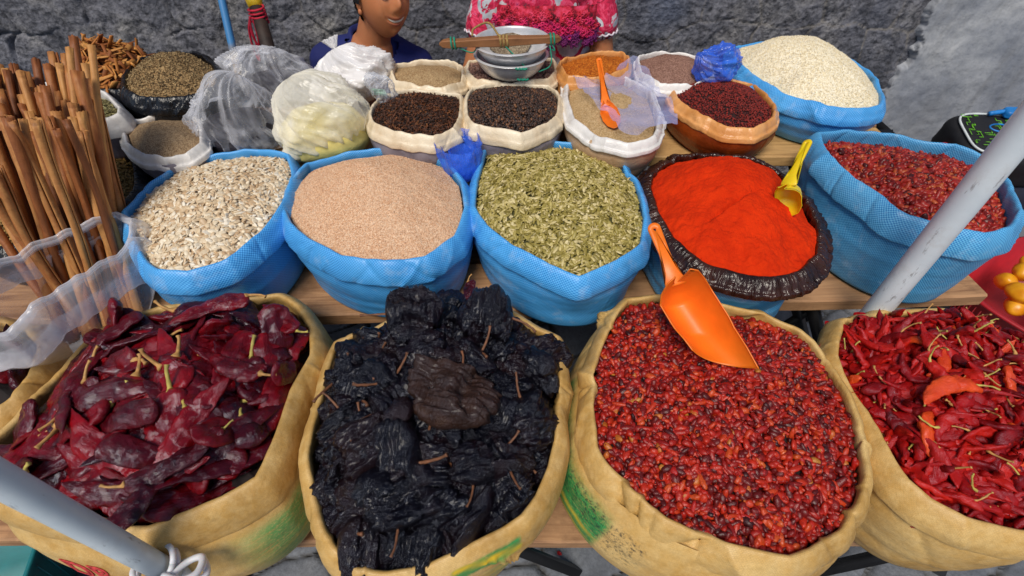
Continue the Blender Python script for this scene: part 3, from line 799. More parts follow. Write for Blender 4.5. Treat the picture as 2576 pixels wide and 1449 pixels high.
sack('X', 'blue sack with crinkled black liner of golden grain, half hidden by cinnamon', 'sack', S_X, .80, .642, BLACKP, BLUE2, th=.02, drop=.06, wr=.005, shrink=.85, bulge=.01, seed=23, crease=16, fine=.003, cuffpart='liner')
sack('Y', 'black edged bag of golden grain at the left edge behind the cinnamon', 'sack', S_Y, .78, .642, BLACKP, BLACKP, th=.014, drop=.05, wr=.004, shrink=.9, bulge=.01, seed=24, crease=12, fine=.002)
sack('Z', 'black bag of orange bark chips below the stone wall', 'sack', S_Z, .89, .782, BLACKP, BLACKP, th=.01, drop=.05, wr=.004, shrink=.95, bulge=.01, seed=25, crease=12)

# ------------------------------------------------------------------ contents
dk = lambda n, c: m_simple(n, c, .8, .4, 40)  # darkened under-heap colour, painting the shade in gaps between the pieces
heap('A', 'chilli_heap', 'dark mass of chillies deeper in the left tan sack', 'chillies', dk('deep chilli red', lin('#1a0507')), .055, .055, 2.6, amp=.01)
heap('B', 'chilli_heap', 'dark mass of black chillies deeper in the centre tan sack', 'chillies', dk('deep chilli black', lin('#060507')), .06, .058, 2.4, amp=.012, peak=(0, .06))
heap('C', 'chilli_heap', 'red mass darkened as gap shade beneath the small round chillies', 'chillies', dk('gap shade berry red', lin('#160304')), .028, .035, 2.0, amp=.004)
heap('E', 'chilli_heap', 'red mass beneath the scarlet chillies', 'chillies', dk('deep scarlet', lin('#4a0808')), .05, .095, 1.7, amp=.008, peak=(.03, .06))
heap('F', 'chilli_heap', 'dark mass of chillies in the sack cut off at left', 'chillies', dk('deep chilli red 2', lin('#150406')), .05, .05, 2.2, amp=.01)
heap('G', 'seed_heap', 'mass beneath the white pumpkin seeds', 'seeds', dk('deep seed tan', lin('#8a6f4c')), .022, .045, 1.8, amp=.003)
heap('H', 'sesame_heap', 'smooth mound of fine beige sesame seeds', 'sesame', m_grain('sesame', [(.1, lin('#cc9670')), (.5, lin('#eab98f')), (.9, lin('#f6d5b4'))], 520, .9, .0012), .02, .075, 1.35, amp=.003, fs=12, peak=(-.02, .05), fine=.0008, nr=110)
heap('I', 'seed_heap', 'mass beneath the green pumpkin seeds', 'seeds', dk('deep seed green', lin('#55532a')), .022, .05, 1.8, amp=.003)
def jshape(Q):
    c = SACKS['J']['cen']; x = Q[:, 0]-c[0]; y = Q[:, 1]-c[1]
    ln = (x+.02)*.55+(y+.05)*-.85
    w = np.exp(-(((x+.03)/.05)**2+((y+.07)/.05)**2))
    return -.016*np.exp(-((ln-.0)/.005)**2)*w+.008*np.tanh(ln/.006)*w+.003*ridge(np.column_stack([x*25, y*25, x*0]), 3)*np.clip(-y*6, 0, 1)
heap('J', 'powder_heap', 'heap of bright orange red chilli powder', 'powder', m_simple('orange red powder', (.72, .045, .004, 1), .9, .12, 22, .8, .003, spec=.1) if False else (lambda t: t.fin(t.ramp(t.noise(t.coord(), 20, 6, .7), [(.3, (.50, .020, .002, 1)), (.6, (.68, .034, .003, 1))]), .95, t.bump(t.noise(t.coord(), 210, 7, .75), .7, .003, t.bump(t.noise(t.coord(), 45, 5, .7), .5, .006)), spec=.12))(NT('orange red powder')), .012, .085, 1.5, amp=.009, fs=11, peak=(-.01, .05), fine=.0018, inset=.6, nr=150, shape=jshape)
heap('K', 'berry_heap', 'red mass darkened as gap shade beneath the dried berries', 'berries', dk('gap shade berry red 2', lin('#2c0606')), .045, .04, 1.8, amp=.004)
heap('L', 'rice_heap', 'large smooth mound of white rice', 'rice', m_grain('rice', [(.1, lin('#e0cda2')), (.45, lin('#f6e8c6')), (.9, lin('#fbf3de'))], 430, .6, .0012, gapk=.12), .012, .09, 1.9, amp=.006, fs=9, peak=(-.03, .0), fine=.0009, inset=.7, nr=110)
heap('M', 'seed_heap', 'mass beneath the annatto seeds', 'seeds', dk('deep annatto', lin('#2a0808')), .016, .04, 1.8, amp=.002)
heap('N', 'powder_heap', 'tan ground spice under the blue film', 'powder', m_grain('tan powder', [(.1, lin('#9f7f52')), (.5, lin('#b99a6c')), (.9, lin('#cdb087'))], 500, .6, .001), .025, .035, 1.8, amp=.004, fine=.001)
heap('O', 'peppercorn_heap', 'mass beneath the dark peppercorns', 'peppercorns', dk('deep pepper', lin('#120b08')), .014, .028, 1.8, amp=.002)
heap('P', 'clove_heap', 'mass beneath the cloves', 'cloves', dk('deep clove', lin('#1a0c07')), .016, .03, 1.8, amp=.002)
heap('Q', 'seed_heap', 'fine light brown seeds in the bag below the boy', 'seeds', m_grain('brown seed', [(.1, lin('#8b6a45')), (.5, lin('#a98a61')), (.9, lin('#c2a67d'))], 420, .9, .0015), .014, .02, 1.8, amp=.002, fine=.0008)
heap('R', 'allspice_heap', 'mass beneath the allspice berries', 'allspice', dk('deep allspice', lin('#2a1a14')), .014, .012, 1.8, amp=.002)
heap('S', 'powder_heap', 'rough orange turmeric coloured powder', 'powder', m_grain('orange spice', [(.1, lin('#9c4a08')), (.5, lin('#b75e10')), (.9, lin('#c87420'))], 260, .8, .003, .85), .015, .03, 1.5, amp=.006, fine=.002)
heap('T', 'powder_heap', 'pinkish brown ground spice in the white bag', 'powder', m_grain('brown spice', [(.1, lin('#6f4c40')), (.5, lin('#8f6a5a')), (.9, lin('#a68070'))], 420, .8, .0015), .012, .04, 1.5, amp=.003, fine=.001)
heap('U', 'herb_heap', 'heap of crumbled green brown herb', 'herbs', m_grain('herb crumbs', [(.1, lin('#56432a')), (.45, lin('#8c6e48')), (.9, lin('#b4966a'))], 240, 1., .003, .9), .012, .055, 1.6, amp=.006, fine=.002, inset=.8)
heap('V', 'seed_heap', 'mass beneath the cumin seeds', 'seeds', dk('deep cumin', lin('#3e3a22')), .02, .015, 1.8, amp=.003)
heap('W', 'seed_heap', 'fine greyish green seeds in the small white bag', 'seeds', m_grain('grey green seed', [(.1, lin('#85684a')), (.45, lin('#ab8c66')), (.9, lin('#c6a984'))], 420, .9, .0015), .012, .035, 1.5, amp=.003, fine=.001)
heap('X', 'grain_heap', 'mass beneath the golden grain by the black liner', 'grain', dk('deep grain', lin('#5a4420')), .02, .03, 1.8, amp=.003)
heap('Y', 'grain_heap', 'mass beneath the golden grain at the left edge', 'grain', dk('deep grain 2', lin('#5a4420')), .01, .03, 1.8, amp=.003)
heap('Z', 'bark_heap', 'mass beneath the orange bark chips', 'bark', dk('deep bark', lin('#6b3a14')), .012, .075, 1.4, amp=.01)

lens = lens_seed(); lens2 = lens_seed(9, 8, .3)
i1 = ico(1); i2 = ico(2)
SEEDW = m_attr('white pumpkin seed', [(0, lin('#c2a079')), (.3, lin('#e0c8a4')), (.75, lin('#efe0c4')), (1, lin('#f7efdf'))], .45, .4, 160)
SEEDG = m_attr('green pumpkin seed', [(0, lin('#786a2c')), (.35, lin('#a39348')), (.7, lin('#c4b26c')), (1, lin('#e0cf9c'))], .45, .4, 160)
scatter('white_pumpkin_seeds', 'pale oval pumpkin seeds heaped in the left blue sack', 'seeds', 'G', [lens], 4600, (.0088, .0052, .0018), SEEDW, .34, 21, .001, .005)
scatter('green_pumpkin_seeds', 'slim green hulled pumpkin seeds heaped in the blue sack', 'seeds', 'I', [lens2], 6200, (.0082, .0036, .0017), SEEDG, .40, 22, .001, .006)
CHB = [wrinkled(2, .24, (1.15, .74, .60), k, 1.4) for k in range(4)]+[wrinkled(2, .15, (1.6, .64, .55), 7, 1.2), wrinkled(2, .15, (1.9, .6, .5), 12, 1.1), wrinkled(2, .22, (1.3, .62, .5), 9, 1.3)]
CHI = m_attr('small red chilli skin', [(0, lin('#2c0a0c')), (.04, lin('#4e0c0c')), (.35, lin('#7c120e')), (.65, lin('#a81c0e')), (.88, lin('#c42c12')), (.98, lin('#cc501c')), (1, lin('#b87a2c'))], .4, .7, 260, .0015, spec=.5)
scatter('small_red_chillies', 'small glossy round red chillies filling the tan sack', 'chillies', 'C', CHB, 6200, (.0068, .0068, .0068), CHI, .8, 23, .001, .009, sizevar=.26)
scatter('dried_red_berries', 'dried red berries filling the deep blue sack', 'berries', 'K', CHB, 3300, (.0080, .0080, .0080), m_attr('dried berry skin', [(0, lin('#3c0e0a')), (.1, lin('#6a1410')), (.4, lin('#9a1c14')), (.75, lin('#b83022')), (1, lin('#c4602c'))], .4, .5, 220, .001), .8, 24, .002, .006, sizevar=.25)
scatter('annatto_seeds', 'tiny dark red annatto seeds in the orange lined bag', 'seeds', 'M', [i1], 5200, (.0024, .0021, .002), m_attr('annatto', [(0, lin('#3c0c0a')), (.5, lin('#7c1a12')), (1, lin('#a02a1a'))], .7), .8, 25, .001, .003)
PEP = m_attr('peppercorn', [(0, lin('#160e0a')), (.5, lin('#3a241a')), (.85, lin('#5a3a28')), (1, lin('#8a5a34'))], .5, .5, 500, .001)
scatter('peppercorns', 'dark round peppercorns in the cream bag', 'peppercorns', 'O', [wrinkled(2, .05, (1, 1, 1), 1)], 3800, (.0031, .0031, .0031), PEP, .8, 26, .001, .004)
scatter('allspice_berries', 'purplish brown allspice berries under the metal bowls', 'allspice', 'R', [wrinkled(2, .04, (1, 1, 1), 2)], 1500, (.0046, .0046, .0046), m_attr('allspice', [(0, lin('#4a322c')), (.5, lin('#7a5648')), (1, lin('#9a7464'))], .55), .8, 27, .001, .005)
cv, cf = tube(np.array([(-1, 0, 0), (-.3, .04, 0), (.5, 0, .03), (.72, 0, 0), (.9, 0, 0), (1.0, 0, 0)]), [.10, .13, .16, .34, .30, .1], 6, False)
cl = (cv, np.array(cf))
scatter('cloves', 'brown nail shaped cloves heaped in the cream bag', 'cloves', 'P', [cl], 3000, (.0068, .0068, .0068), m_attr('clove', [(0, lin('#1e0f08')), (.5, lin('#46240f')), (.85, lin('#6b3818')), (1, lin('#8c5426'))], .6), .5, 28, .001, .006)
GR = m_attr('golden grain', [(0, lin('#6e5224')), (.5, lin('#a27c3c')), (1, lin('#c9a55e'))], .6)
scatter('golden_grain', 'golden grain in the black lined sack by the cinnamon', 'grain', 'X', [lens2], 1800, (.006, .0022, .002), GR, .5, 29, .001, .005)
scatter('golden_grain', 'golden grain in the black edged bag at the left edge', 'grain', 'Y', [lens2], 2200, (.006, .0022, .002), GR, .5, 30, .001, .005)
scatter('cumin_seeds', 'greenish cumin seeds in the white bag behind the cinnamon', 'seeds', 'V', [lens2], 2600, (.006, .0017, .0016), m_attr('cumin', [(0, lin('#4a4426')), (.5, lin('#7d7446')), (1, lin('#a39a68'))], .6), .5, 31, .001, .005)
scatter('herb_flakes', 'loose flakes on top of the herb in the black bag', 'herbs', 'U', [i1], 2600, (.0034, .0014, .001), m_attr('herb flake', [(0, lin('#463620')), (.5, lin('#8a6e46')), (1, lin('#c0a678'))], .8), .7, 32, .0, .004)
scatter('sesame_grains', 'loose sesame seeds on the beige mound', 'sesame', 'H', [i1], 9000, (.0014, .0009, .0006), m_attr('sesame seed', [(0, lin('#bc8660')), (.3, lin('#eec098')), (1, lin('#fde4c6'))], .5), .5, 33, .0, .0012)
scatter('rice_grains', 'loose white rice grains on the mound', 'rice', 'L', [i1], 9000, (.0022, .0009, .0008), m_attr('rice grain', [(0, lin('#e0cda2')), (.4, lin('#f6e8c6')), (1, lin('#fdf8ea'))], .4), .4, 34, .0, .0015)

# nearest small chillies as individuals
rg = np.random.default_rng(5)
P, Nn = sample('C', 9000, 77); P, Nn = spread(P, Nn, .0175)
order = np.argsort(((P-np.array([.33, .05, 1.5]))**2).sum(1))[:290]
CHIM = m_pod('red chilli berry skin', lin('#5a0e0e'), lin('#a81c12'), lin('#cc4a18'), .36, bsc=240, bs=.8, bd=.0015, coat=.05)
bm_ = [mesh_data('berry', V*np.array([.0067]*3), Fs, CHIM) for V, Fs in CHB]
R = rotmats(Nn[order], rg, .8)
for j, i in enumerate(order):
    o = bpy.data.objects.new('small_chilli', bm_[rg.integers(len(bm_))]); COL.objects.link(o)
    o.matrix_world = mat_from(P[i]+Nn[i]*.0085, R[j], .85+.4*rg.random())
    tag(o, 'small round glossy red chilli on top in the near half of the tan sack', 'chilli', 'small chillies on top of the round chilli sack')

# big chillies
VA = [(pod_mesh('pod', .158, .043, .013, b, k, POD_RED, nu=60, nv=34, wr=.32), stem_mesh('stalk', .158, .042, (STEM_T, STEM_G)[k % 3 == 0], k, .034, .0026, .42)) for k, b in enumerate([.03, -.05, .08, .01, -.10, .05, -.02])]
VBk = [(pod_mesh('pod', .096, .064, .017, b, k+20, POD_BLK, nu=60, nv=44, kind='broad', wr=1.25), stem_mesh('stalk', .092, .06, STEM_B, k, .044, .0019, .24)) for k, b in enumerate([.05, -.1, .12, .0, .2, -.05])]
VE = [(pod_mesh('pod', .084, .0165, .006, b, k+40, (POD_SC, POD_SC, POD_OR)[(k == 5)*2], nu=26, nv=16, kind='slim', wr=.8), stem_mesh('stalk', .075, .016, (STEM_T, STEM_G)[k % 2], k, .026, .0012, .35)) for k, b in enumerate([.2, -.35, .5, .1, -.5, .2, -.25])]
scatter_pods('A', VA, 90, .040, 3, .24, 61, 'long dark red glossy dried chilli in the left tan sack', 'chilli', 'long dark red chillies in the left tan sack', .012, .5, .042)
scatter_pods('B', VBk, 75, .042, 3, .36, 62, 'black wrinkled dried chilli in the centre tan sack', 'chilli', 'black chillies in the centre tan sack', .012, .15, .046, 'black_chilli')
scatter_pods('E', (VE[:5]+VE[6:])*3+VE[5:6], 130, .021, 2, .5, 63, 'thin scarlet dried chilli in the right tan sack', 'chilli', 'scarlet chillies in the right tan sack', .012, .3, .025, 'scarlet_chilli')
def md(me):
    V = np.empty(len(me.vertices)*3); me.vertices.foreach_get('co', V); return V.reshape(-1, 3), np.array([p.vertices[:] for p in me.polygons if len(p.vertices) == 4])
P_, N_ = sample('E', 2600, 88); P_, N_ = inside('E', P_, N_, .018)
scatter('lower_chillies', 'scarlet chillies showing between the uppermost ones in the right sack', 'chillies', 'E', [md(VE[k][0]) for k in (0, 1, 2)], 0, (1, 1, 1), POD_SC, .45, 64, .003, .006, P=P_[:420], Nn=N_[:420])
scatter_pods('F', VA, 12, .06, 2, .4, 64, 'dark chilli in the tan sack cut off at the left edge', 'chilli', 'dark chillies in the sack at the left edge', .008, .5, .05)
def lay(variants, k, a, b, z, label, up=(0, -.2, 1), sc=None, L=.15, cat='chilli', za=None, group=None, pod=None):
    A = pz(*a, z if za is None else za); B = pz(*b, z)   # a = stalk end, b = tip
    x = B-A; ln = np.linalg.norm(x); x /= ln; u = np.array(up, float); u -= x*u.dot(x); u /= np.linalg.norm(u)
    R = np.column_stack([x, np.cross(u, x), u])
    pm, sm = variants[k]
    if pod: pm = pod
    return place(pm, sm, mat_from((A+B)/2, R, ln/L if sc is None else sc), label, cat, group)
ga = None
lay(VA, 0, (455, 985), (400, 830), .795, 'long dark red chilli lying uppermost in the middle of the left sack', group=ga)
lay(VA, 2, (620, 745), (430, 810), .80, 'dark red chilli lying along the back rim of the left sack')
lay(VA, 3, (745, 830), (665, 765), .785, 'dark red chilli leaning on the back right corner of the left sack')
lay(VA, 4, (625, 930), (545, 905), .79, 'short dark red chilli with a curled stalk at the right side of the left sack', sc=.8)
lay(VA, 1, (150, 1040), (245, 880), .785, 'dark red chilli with a straight stalk at the left rim of the left sack')
lay(VA, 5, (360, 1200), (480, 1150), .79, 'dark red chilli with a curved pale stalk near the front rim of the left sack', sc=.75)
lay(VA, 6, (560, 1080), (440, 1180), .79, 'dark red chilli low at the right front of the left sack')
lay(VA, 0, (335, 1275), (400, 1200), .785, 'dark red chilli whose stalk hooks over the front rim of the left sack', sc=.75)
BIGB = pod_mesh('pod', .115, .105, .022, .02, 77, POD_BRN, kind='broad', nu=64, nv=52, wr=1.5)
lay(VBk, 3, (1165, 930), (1095, 1075), .81, 'broad flat brown chilli lying uppermost on the black chillies', L=.115, sc=1.0, pod=BIGB, up=(0, -.35, 1))
lay(VBk, 0, (970, 790), (1120, 775), .82, 'black chilli with a long curved stalk resting over the back rim', L=.092, up=(0, -.5, 1), sc=1.15)
lay(VBk, 2, (1275, 800), (1165, 790), .82, 'black chilli whose stalk points right over the back rim', L=.092, up=(0, -.5, 1), sc=1.1)
lay(VA, 2, (1180, 715), (1195, 770), .815, 'single dark red chilli standing among the black chillies at the back rim', sc=.5)
lay(VBk, 4, (950, 1170), (890, 1060), .79, 'black chilli with a brown stalk at the left of the centre sack', L=.092)
lay(VBk, 5, (1190, 1220), (1180, 1110), .785, 'black chilli with a long stalk at the front right of the centre sack', L=.092)
lay(VBk, 1, (1000, 1330), (985, 1200), .78, 'black chilli with a short pale stalk near the front rim of the centre sack', L=.092)
lay(VE, 5, (2440, 970), (2330, 1000), .80, 'bright orange bent chilli lying on the scarlet chillies', L=.075, sc=1.3)
lay(VBk, 2, (1395, 1385), (1420, 1400), .02, 'tiny red chilli dropped on the grey paving below', L=.092, sc=.16, pod=pod_mesh('pod', .09, .06, .05, .0, 91, POD_SC, kind='broad', nu=14, nv=12, wr=.1))

# bark chips
chipm = [mesh_data('chip', V, Fs, m_simple('orange bark %d' % k, lin(c), .7, .3, 40)) for k, c in enumerate(['#b5702c', '#8f4f1c', '#cf9048']) for V, Fs in [box((0, 0, 0), (.055-.008*k, .007+.002*k, .0022))]]
P, Nn = sample('Z', 900, 8); P, Nn = spread(P, Nn, .012); R = rotmats(Nn, rg, .55)
for i in range(min(len(P), 230)):
    o = bpy.data.objects.new('bark_chip', chipm[rg.integers(3)]); COL.objects.link(o)
    o.matrix_world = mat_from(P[i]+Nn[i]*(.004+.016*rg.random()), R[i], .8+.7*rg.random())
    tag(o, 'flat orange bark chip in the black bag at the back left', 'bark chip', 'bark chips in the back left bag')
# ------------------------------------------------------------------ cinnamon
def m_cin():
    t = NT('cinnamon bark'); ob = t.coord('Object', (1, 1, .08)); o2 = t.coord(); info = t.node('ShaderNodeObjectInfo')
    n = t.noise(ob, 90, 5, .6, .4)
    v = t.math('ADD', t.math('MULTIPLY', n, .7), t.math('MULTIPLY', info.outputs['Random'], .5))
    c = t.ramp(v, [(.22, lin('#5e3012')), (.52, lin('#98592a')), (.9, lin('#cc9656'))])
    c = t.mix(t.ramp(t.noise(o2, 16, 5, .7), [(.55, (0, 0, 0, 1)), (.72, (.6, .6, .6, 1))]), c, lin('#5a2c10'))
    return t.fin(c, .62, t.bump(n, .6, .002, t.bump(t.noise(o2, 40, 4), .4, .003)))
CIN = m_cin()
def quill(L, r, seed):
    rg = np.random.default_rng(seed); nz = 26; m = 22; V = []
    # double scroll cross-section, outer then inner side
    th = np.linspace(-.15, 2*PI-.35, m)
    for i in range(nz):
        s = i/(nz-1); bend = .007*math.sin(s*3+seed)+.003*math.sin(s*8+seed*2); b2 = .006*math.cos(s*2.6+seed)
        rr = r*(1+.12*math.sin(s*5+seed)+.10*pn(np.array([[s*6, seed*1.3, 0]]))[0])
        zz = s*L+(.006*pn(np.column_stack([np.cos(th)*2, np.sin(th)*2, th*0+seed]))*(i in (0, nz-1)))
        ro = rr*(1-.22*np.clip((th-4.6)/1.4, 0, 1)+.07*pn(np.column_stack([np.cos(th)*1.4, np.sin(th)*1.4, np.full(m, s*9+seed)])))
        ri = ro-.0028
        out = np.column_stack([ro*np.cos(th)+bend, ro*np.sin(th)+b2, zz]); inn = np.column_stack([ri*np.cos(th)+bend, ri*np.sin(th)+b2, zz])
        V.append(np.vstack([out, inn[::-1]]))
    n = 2*m; V = np.vstack(V); Fs = [tuple(q) for q in grid_faces(nz, n, True)]
    for e in (0, (nz-1)*n):
        for k in range(m-1): Fs.append((e+k, e+k+1, e+n-2-k, e+n-1-k))
    return mesh_data('cinnamon', V, Fs, CIN)
QL = [quill(1.0, .0078+.0014*(k % 3), k+1) for k in range(8)]
tops = [(25, 163), (10, 210), (87, 147), (130, 135), (150, 135), (170, 118), (193, 93), (217, 113), (-2, 265), (50, 237), (25, 300), (133, 323), (167, 355),
        (-40, 300), (-60, 380), (-50, 450), (100, 200), (75, 330), (10, 380), (60, 300), (120, 250), (150, 230), (180, 200), (200, 180), (205, 250), (-20, 420), (40, 420), (90, 400), (130, 420), (170, 300), (225, 200), (110, 300), (-70, 520), (-30, 500), (10, 330), (185, 400), (140, 180), (60, 190), (215, 330), (235, 420), (30, 350), (70, 280), (105, 360), (150, 340), (190, 290), (75, 440), (20, 470), (120, 470), (160, 450), (200, 360), (48, 330), (135, 270)]
rg = np.random.default_rng(12)
for _ in range(58): tops.append((rg.uniform(-45, 222), rg.uniform(150, 300)))
tops = [q for q in tops if q[1] < 345 or q[0] < 0]
order = sorted(range(len(tops)), key=lambda i: tops[i][0]+.30*tops[i][1])
for r_, i in enumerate(order):
    tx, ty = tops[i]; f = r_/(len(order)-1)
    dep = .97+.10*rg.random()+(.0 if i < 13 else .05*rg.random())
    if ty > 290: dep -= .10
    bpx = 160+185*f+rg.normal()*8; bpy_ = 842-60*f+rg.normal()*14
    A = pz(bpx, bpy_, .645); B = pd(tx, ty, dep)
    z = B-A; L = np.linalg.norm(z); z /= L; a = np.cross(z, rg.normal(size=3)); a /= np.linalg.norm(a)
    R = np.column_stack([a, np.cross(z, a), z])
    o = bpy.data.objects.new('cinnamon_stick', QL[rg.integers(8)]); COL.objects.link(o)
    M = Matrix.Translation(Vector(A)) @ Matrix([[float(R[p][q]) for q in range(3)] for p in range(3)]).to_4x4() @ Matrix.Diagonal((1, 1, L, 1))
    o.matrix_world = M
    tag(o, 'long brown cinnamon stick standing in the clear bag at left', 'cinnamon stick', 'cinnamon sticks in the clear bag')
# its bag
top = [(338, 548), (325, 600), (262, 655), (185, 705), (100, 765), (0, 830), (-90, 850), (-120, 760), (-40, 670), (90, 610), (215, 560), (290, 530)]
base = [(380, 775), (372, 815), (330, 850), (280, 880), (225, 905), (160, 915), (110, 900), (120, 850), (160, 810), (220, 780), (290, 755), (345, 750)]
sack('BAG', 'clear polythene bag with milky folded collar round the cinnamon sticks', 'plastic bag', top, .865, .643, COLLAR, CLEAR, th=.012, drop=.075, wr=.005, base_px=base, bulge=.012, seed=31, crease=5, inner=.02, name='plastic_bag', cuffpart='folded_collar', sag=.012)

# ------------------------------------------------------------------ crumpled polythene bags
def blob(name, label, c, R3, amp, mat, knot=(0, 0, 1), tip=.35, seed=0, freq=7, sharp=.4, cat='plastic bag', tuft=0, twist=1.2, flat=None):
    nu, nv = 90, 150
    th = np.linspace(.02, PI-.02, nu)[:, None]; ph = np.linspace(0, 2*PI, nv, endpoint=False)[None, :]
    tw = ph+twist*(1-th/PI)**2
    D = np.stack([np.sin(th)*np.cos(ph), np.sin(th)*np.sin(ph), np.cos(th)+ph*0], -1).reshape(-1, 3)
    T = np.broadcast_to(th, (nu, nv)).reshape(-1); W = np.broadcast_to(tw, (nu, nv)).reshape(-1)
    q = np.column_stack([np.cos(W)*freq*.45, np.sin(W)*freq*.45, T*.9+seed*5.1])
    r = 1+amp*(ridge(q, 2)-.7)*np.clip(np.sin(T)*1.3, .0, 1)*.8+amp*.7*fbm(D*1.5+seed, 2)
    r = r*(1+tip*np.exp(-(T/sharp)**2))
    V = D*r[:, None]*np.array(R3)
    if flat is not None: V[:, 2] = np.maximum(V[:, 2], -flat)
    k = Vector(knot).normalized(); Rm = np.array(Vector((0, 0, 1)).rotation_difference(k).to_matrix())
    if tuft:
        m = 5; rr = []
        tipz = V[:nv, 2].mean()
        for j in range(m):
            e = (j+1)/m; a = np.linspace(0, 2*PI, nv, endpoint=False)
            rad = tuft*(.25+.75*e)*(1+.35*ridge(np.column_stack([np.cos(a)*3, np.sin(a)*3, np.full(nv, seed+e*.4)]), 2))
            rr.append(np.column_stack([rad*np.cos(a), rad*np.sin(a)*.7, np.full(nv, tipz+tuft*1.5*e)+tuft*.25*pn(np.column_stack([np.cos(a)*3, np.sin(a)*3, a*0+seed]))]))
        V = np.vstack([np.vstack(rr[::-1]), V]); nu += m
    V = V@Rm.T
    if flat is not None and knot == (0, 0, 1): pass
    o = obj(name, V, grid_faces(nu, nv, True), mat); o.location = Vector(c); tag(o, label, cat); return o
DARKC = m_simple('dark purple beans', lin('#1d1926'), .45, .4, 90, .8, .004)
YELC = m_simple('yellow flour', lin('#d8c878'), .9, .12, 20, .4, .004)
def content(c, R3, mat, label, cat, seed):
    V, Fs = ico(4); V = V*np.array(R3)*(1+.06*fbm(V*1.8+seed, 3))[:, None]
    o = obj('bag_contents', V, Fs, mat); o.location = Vector(c); tag(o, label, cat, None, 'stuff')
c1 = pz(690, 195, .85); content(c1+np.array([0, 0, -.03]), (.135, .085, .045), DARKC, 'dark beans inside the clear bag at the back', 'beans', 1)
blob('plastic_bag', 'crumpled clear bag of dark beans at the back against the boy', c1+np.array([.0, .0, .0]), (.15, .095, .075), .22, CLEAR, (.3, .0, 1), .25, 3, 6)
c2 = pz(600, 318, .845); content(c2+np.array([0, 0, -.02]), (.112, .102, .058), DARKC, 'dark beans inside the nearer clear bag', 'beans', 2)
blob('plastic_bag', 'clear bag of dark beans with its mouth pulled up to a point', c2, (.12, .11, .068), .2, CLEAR, (.35, .15, 1), 1.15, 5, 6, .55)
c3 = pz(885, 200, .875)
blob('plastic_bag', 'white crumpled polythene bag beside the boy', c3, (.135, .10, .066), .2, CLEARW, (-.35, .1, 1), .5, 8, 8, .5, tuft=.02)
content(c3+np.array([0, 0, -.012]), (.10, .085, .055), m_simple('white flour', lin('#dcd5cf'), .8, .08, 12, .3, .004), 'white flour inside the white bag beside the boy', 'flour', 5)
c4 = pz(815, 318, .86); content(c4+np.array([0, 0, -.018]), (.122, .113, .072), YELC, 'yellow flour inside the crumpled bag', 'flour', 3)
blob('plastic_bag', 'crumpled bag of yellow flour between the clear bag and the cloves', c4, (.13, .118, .082), .15, CLEARY, (-.6, .3, 1), .8, 12, 8, .6)
c5 = pz(962, 228, .92); blob('plastic_bag', 'small clear bag holding coins and green paper', c5, (.052, .032, .026), .3, CLEAR, (.8, 0, .6), .5, 15, 7)
V, Fs = box((0, 0, 0), (.04, .022, .006)); o = obj('folded_paper', V, Fs, m_simple('green white paper', lin('#8fb39a'), .7, .5, 60), smooth=False); o.location = Vector(c5+np.array([-.012, 0, -.004])); o.rotation_euler = (.2, .3, .5); tag(o, 'folded green paper inside the small clear bag', 'paper')

def cup(name, label, base, top, r0, r1, mat, seed, fold=.3, rings=1, ry=.75):
    # ruffled open bag: stacked ruffled rings
    b = np.array(base, float); t_ = np.array(top, float); nv = 160; nu = 34; parts = []
    for rr in range(rings):
        k = 1-.28*rr; V = []
        for i in range(nu):
            e = i/(nu-1); a = np.linspace(0, 2*PI, nv, endpoint=False)
            rad = (r0+(r1-r0)*math.sin(e*PI/2)**.8)*k*(1+fold*(.25+.75*e)*(ridge(np.column_stack([np.cos(a)*2.2, np.sin(a)*2.2, np.full(nv, seed+rr*3+e*.8)]), 3)-.6)*.6)
            c = b+(t_-b)*e*(1-.12*rr)
            rad = rad*(1+.12*fbm(np.column_stack([np.cos(a)*1.6, np.sin(a)*1.6, np.full(nv, e*2+rr*2)]), 2))
            V.append(np.column_stack([c[0]+rad*np.cos(a), c[1]+rad*np.sin(a)*ry, c[2]+.25*r1*e*pn(np.column_stack([np.cos(a)*2, np.sin(a)*2, a*0+seed+rr]))*fold*2]))
        parts.append((np.vstack(V), [tuple(q) for q in grid_faces(nu, nv, True)]))
    V, Fs = join(parts); o = obj(name, V-b, Fs, mat); o.location = Vector(b); tag(o, label, 'plastic bag'); return o
cup('plastic_bag', 'open translucent blue bag stuffed between the sesame and the green seeds', pz(1168, 440, .80), pz(1152, 355, .885), .035, .058, BLUEF, 3, .16, 3, ry=1.1)
c6 = pz(1808, 165, .95); blob('plastic_bag', 'crumpled blue bag left of the rice', c6, (.06, .045, .055), .26, BLUEF, (-.8, -.2, .5), .4, 22, 4, .5)
# film draped over bag N
S_N2 = [(1440, 195), (1500, 215), (1560, 165), (1600, 150), (1640, 205), (1690, 265), (1704, 315), (1640, 322), (1590, 345), (1555, 335), (1520, 290), (1470, 245)]
C_, L_ = outline(S_N2, .915, 220); cc = C_.mean(0); V = []
for i in range(60):
    e = i/59; ring = cc+(C_-cc)*e
    q = np.column_stack([ring[:, :2]*8, np.full(220, 3.)])
    ring = ring.copy(); ring[:, 2] = .905+.014*ridge(q, 2)*(.4+e)+.004*fbm(ring*20, 2)-.01*(1-e)
    V.append(ring)
o = obj('plastic_sheet', np.vstack(V)-cc, grid_faces(60, 220, True), BLUEF2); o.location = Vector(cc); tag(o, 'thin bluish film laid over the tan powder under the orange spoon', 'plastic film')

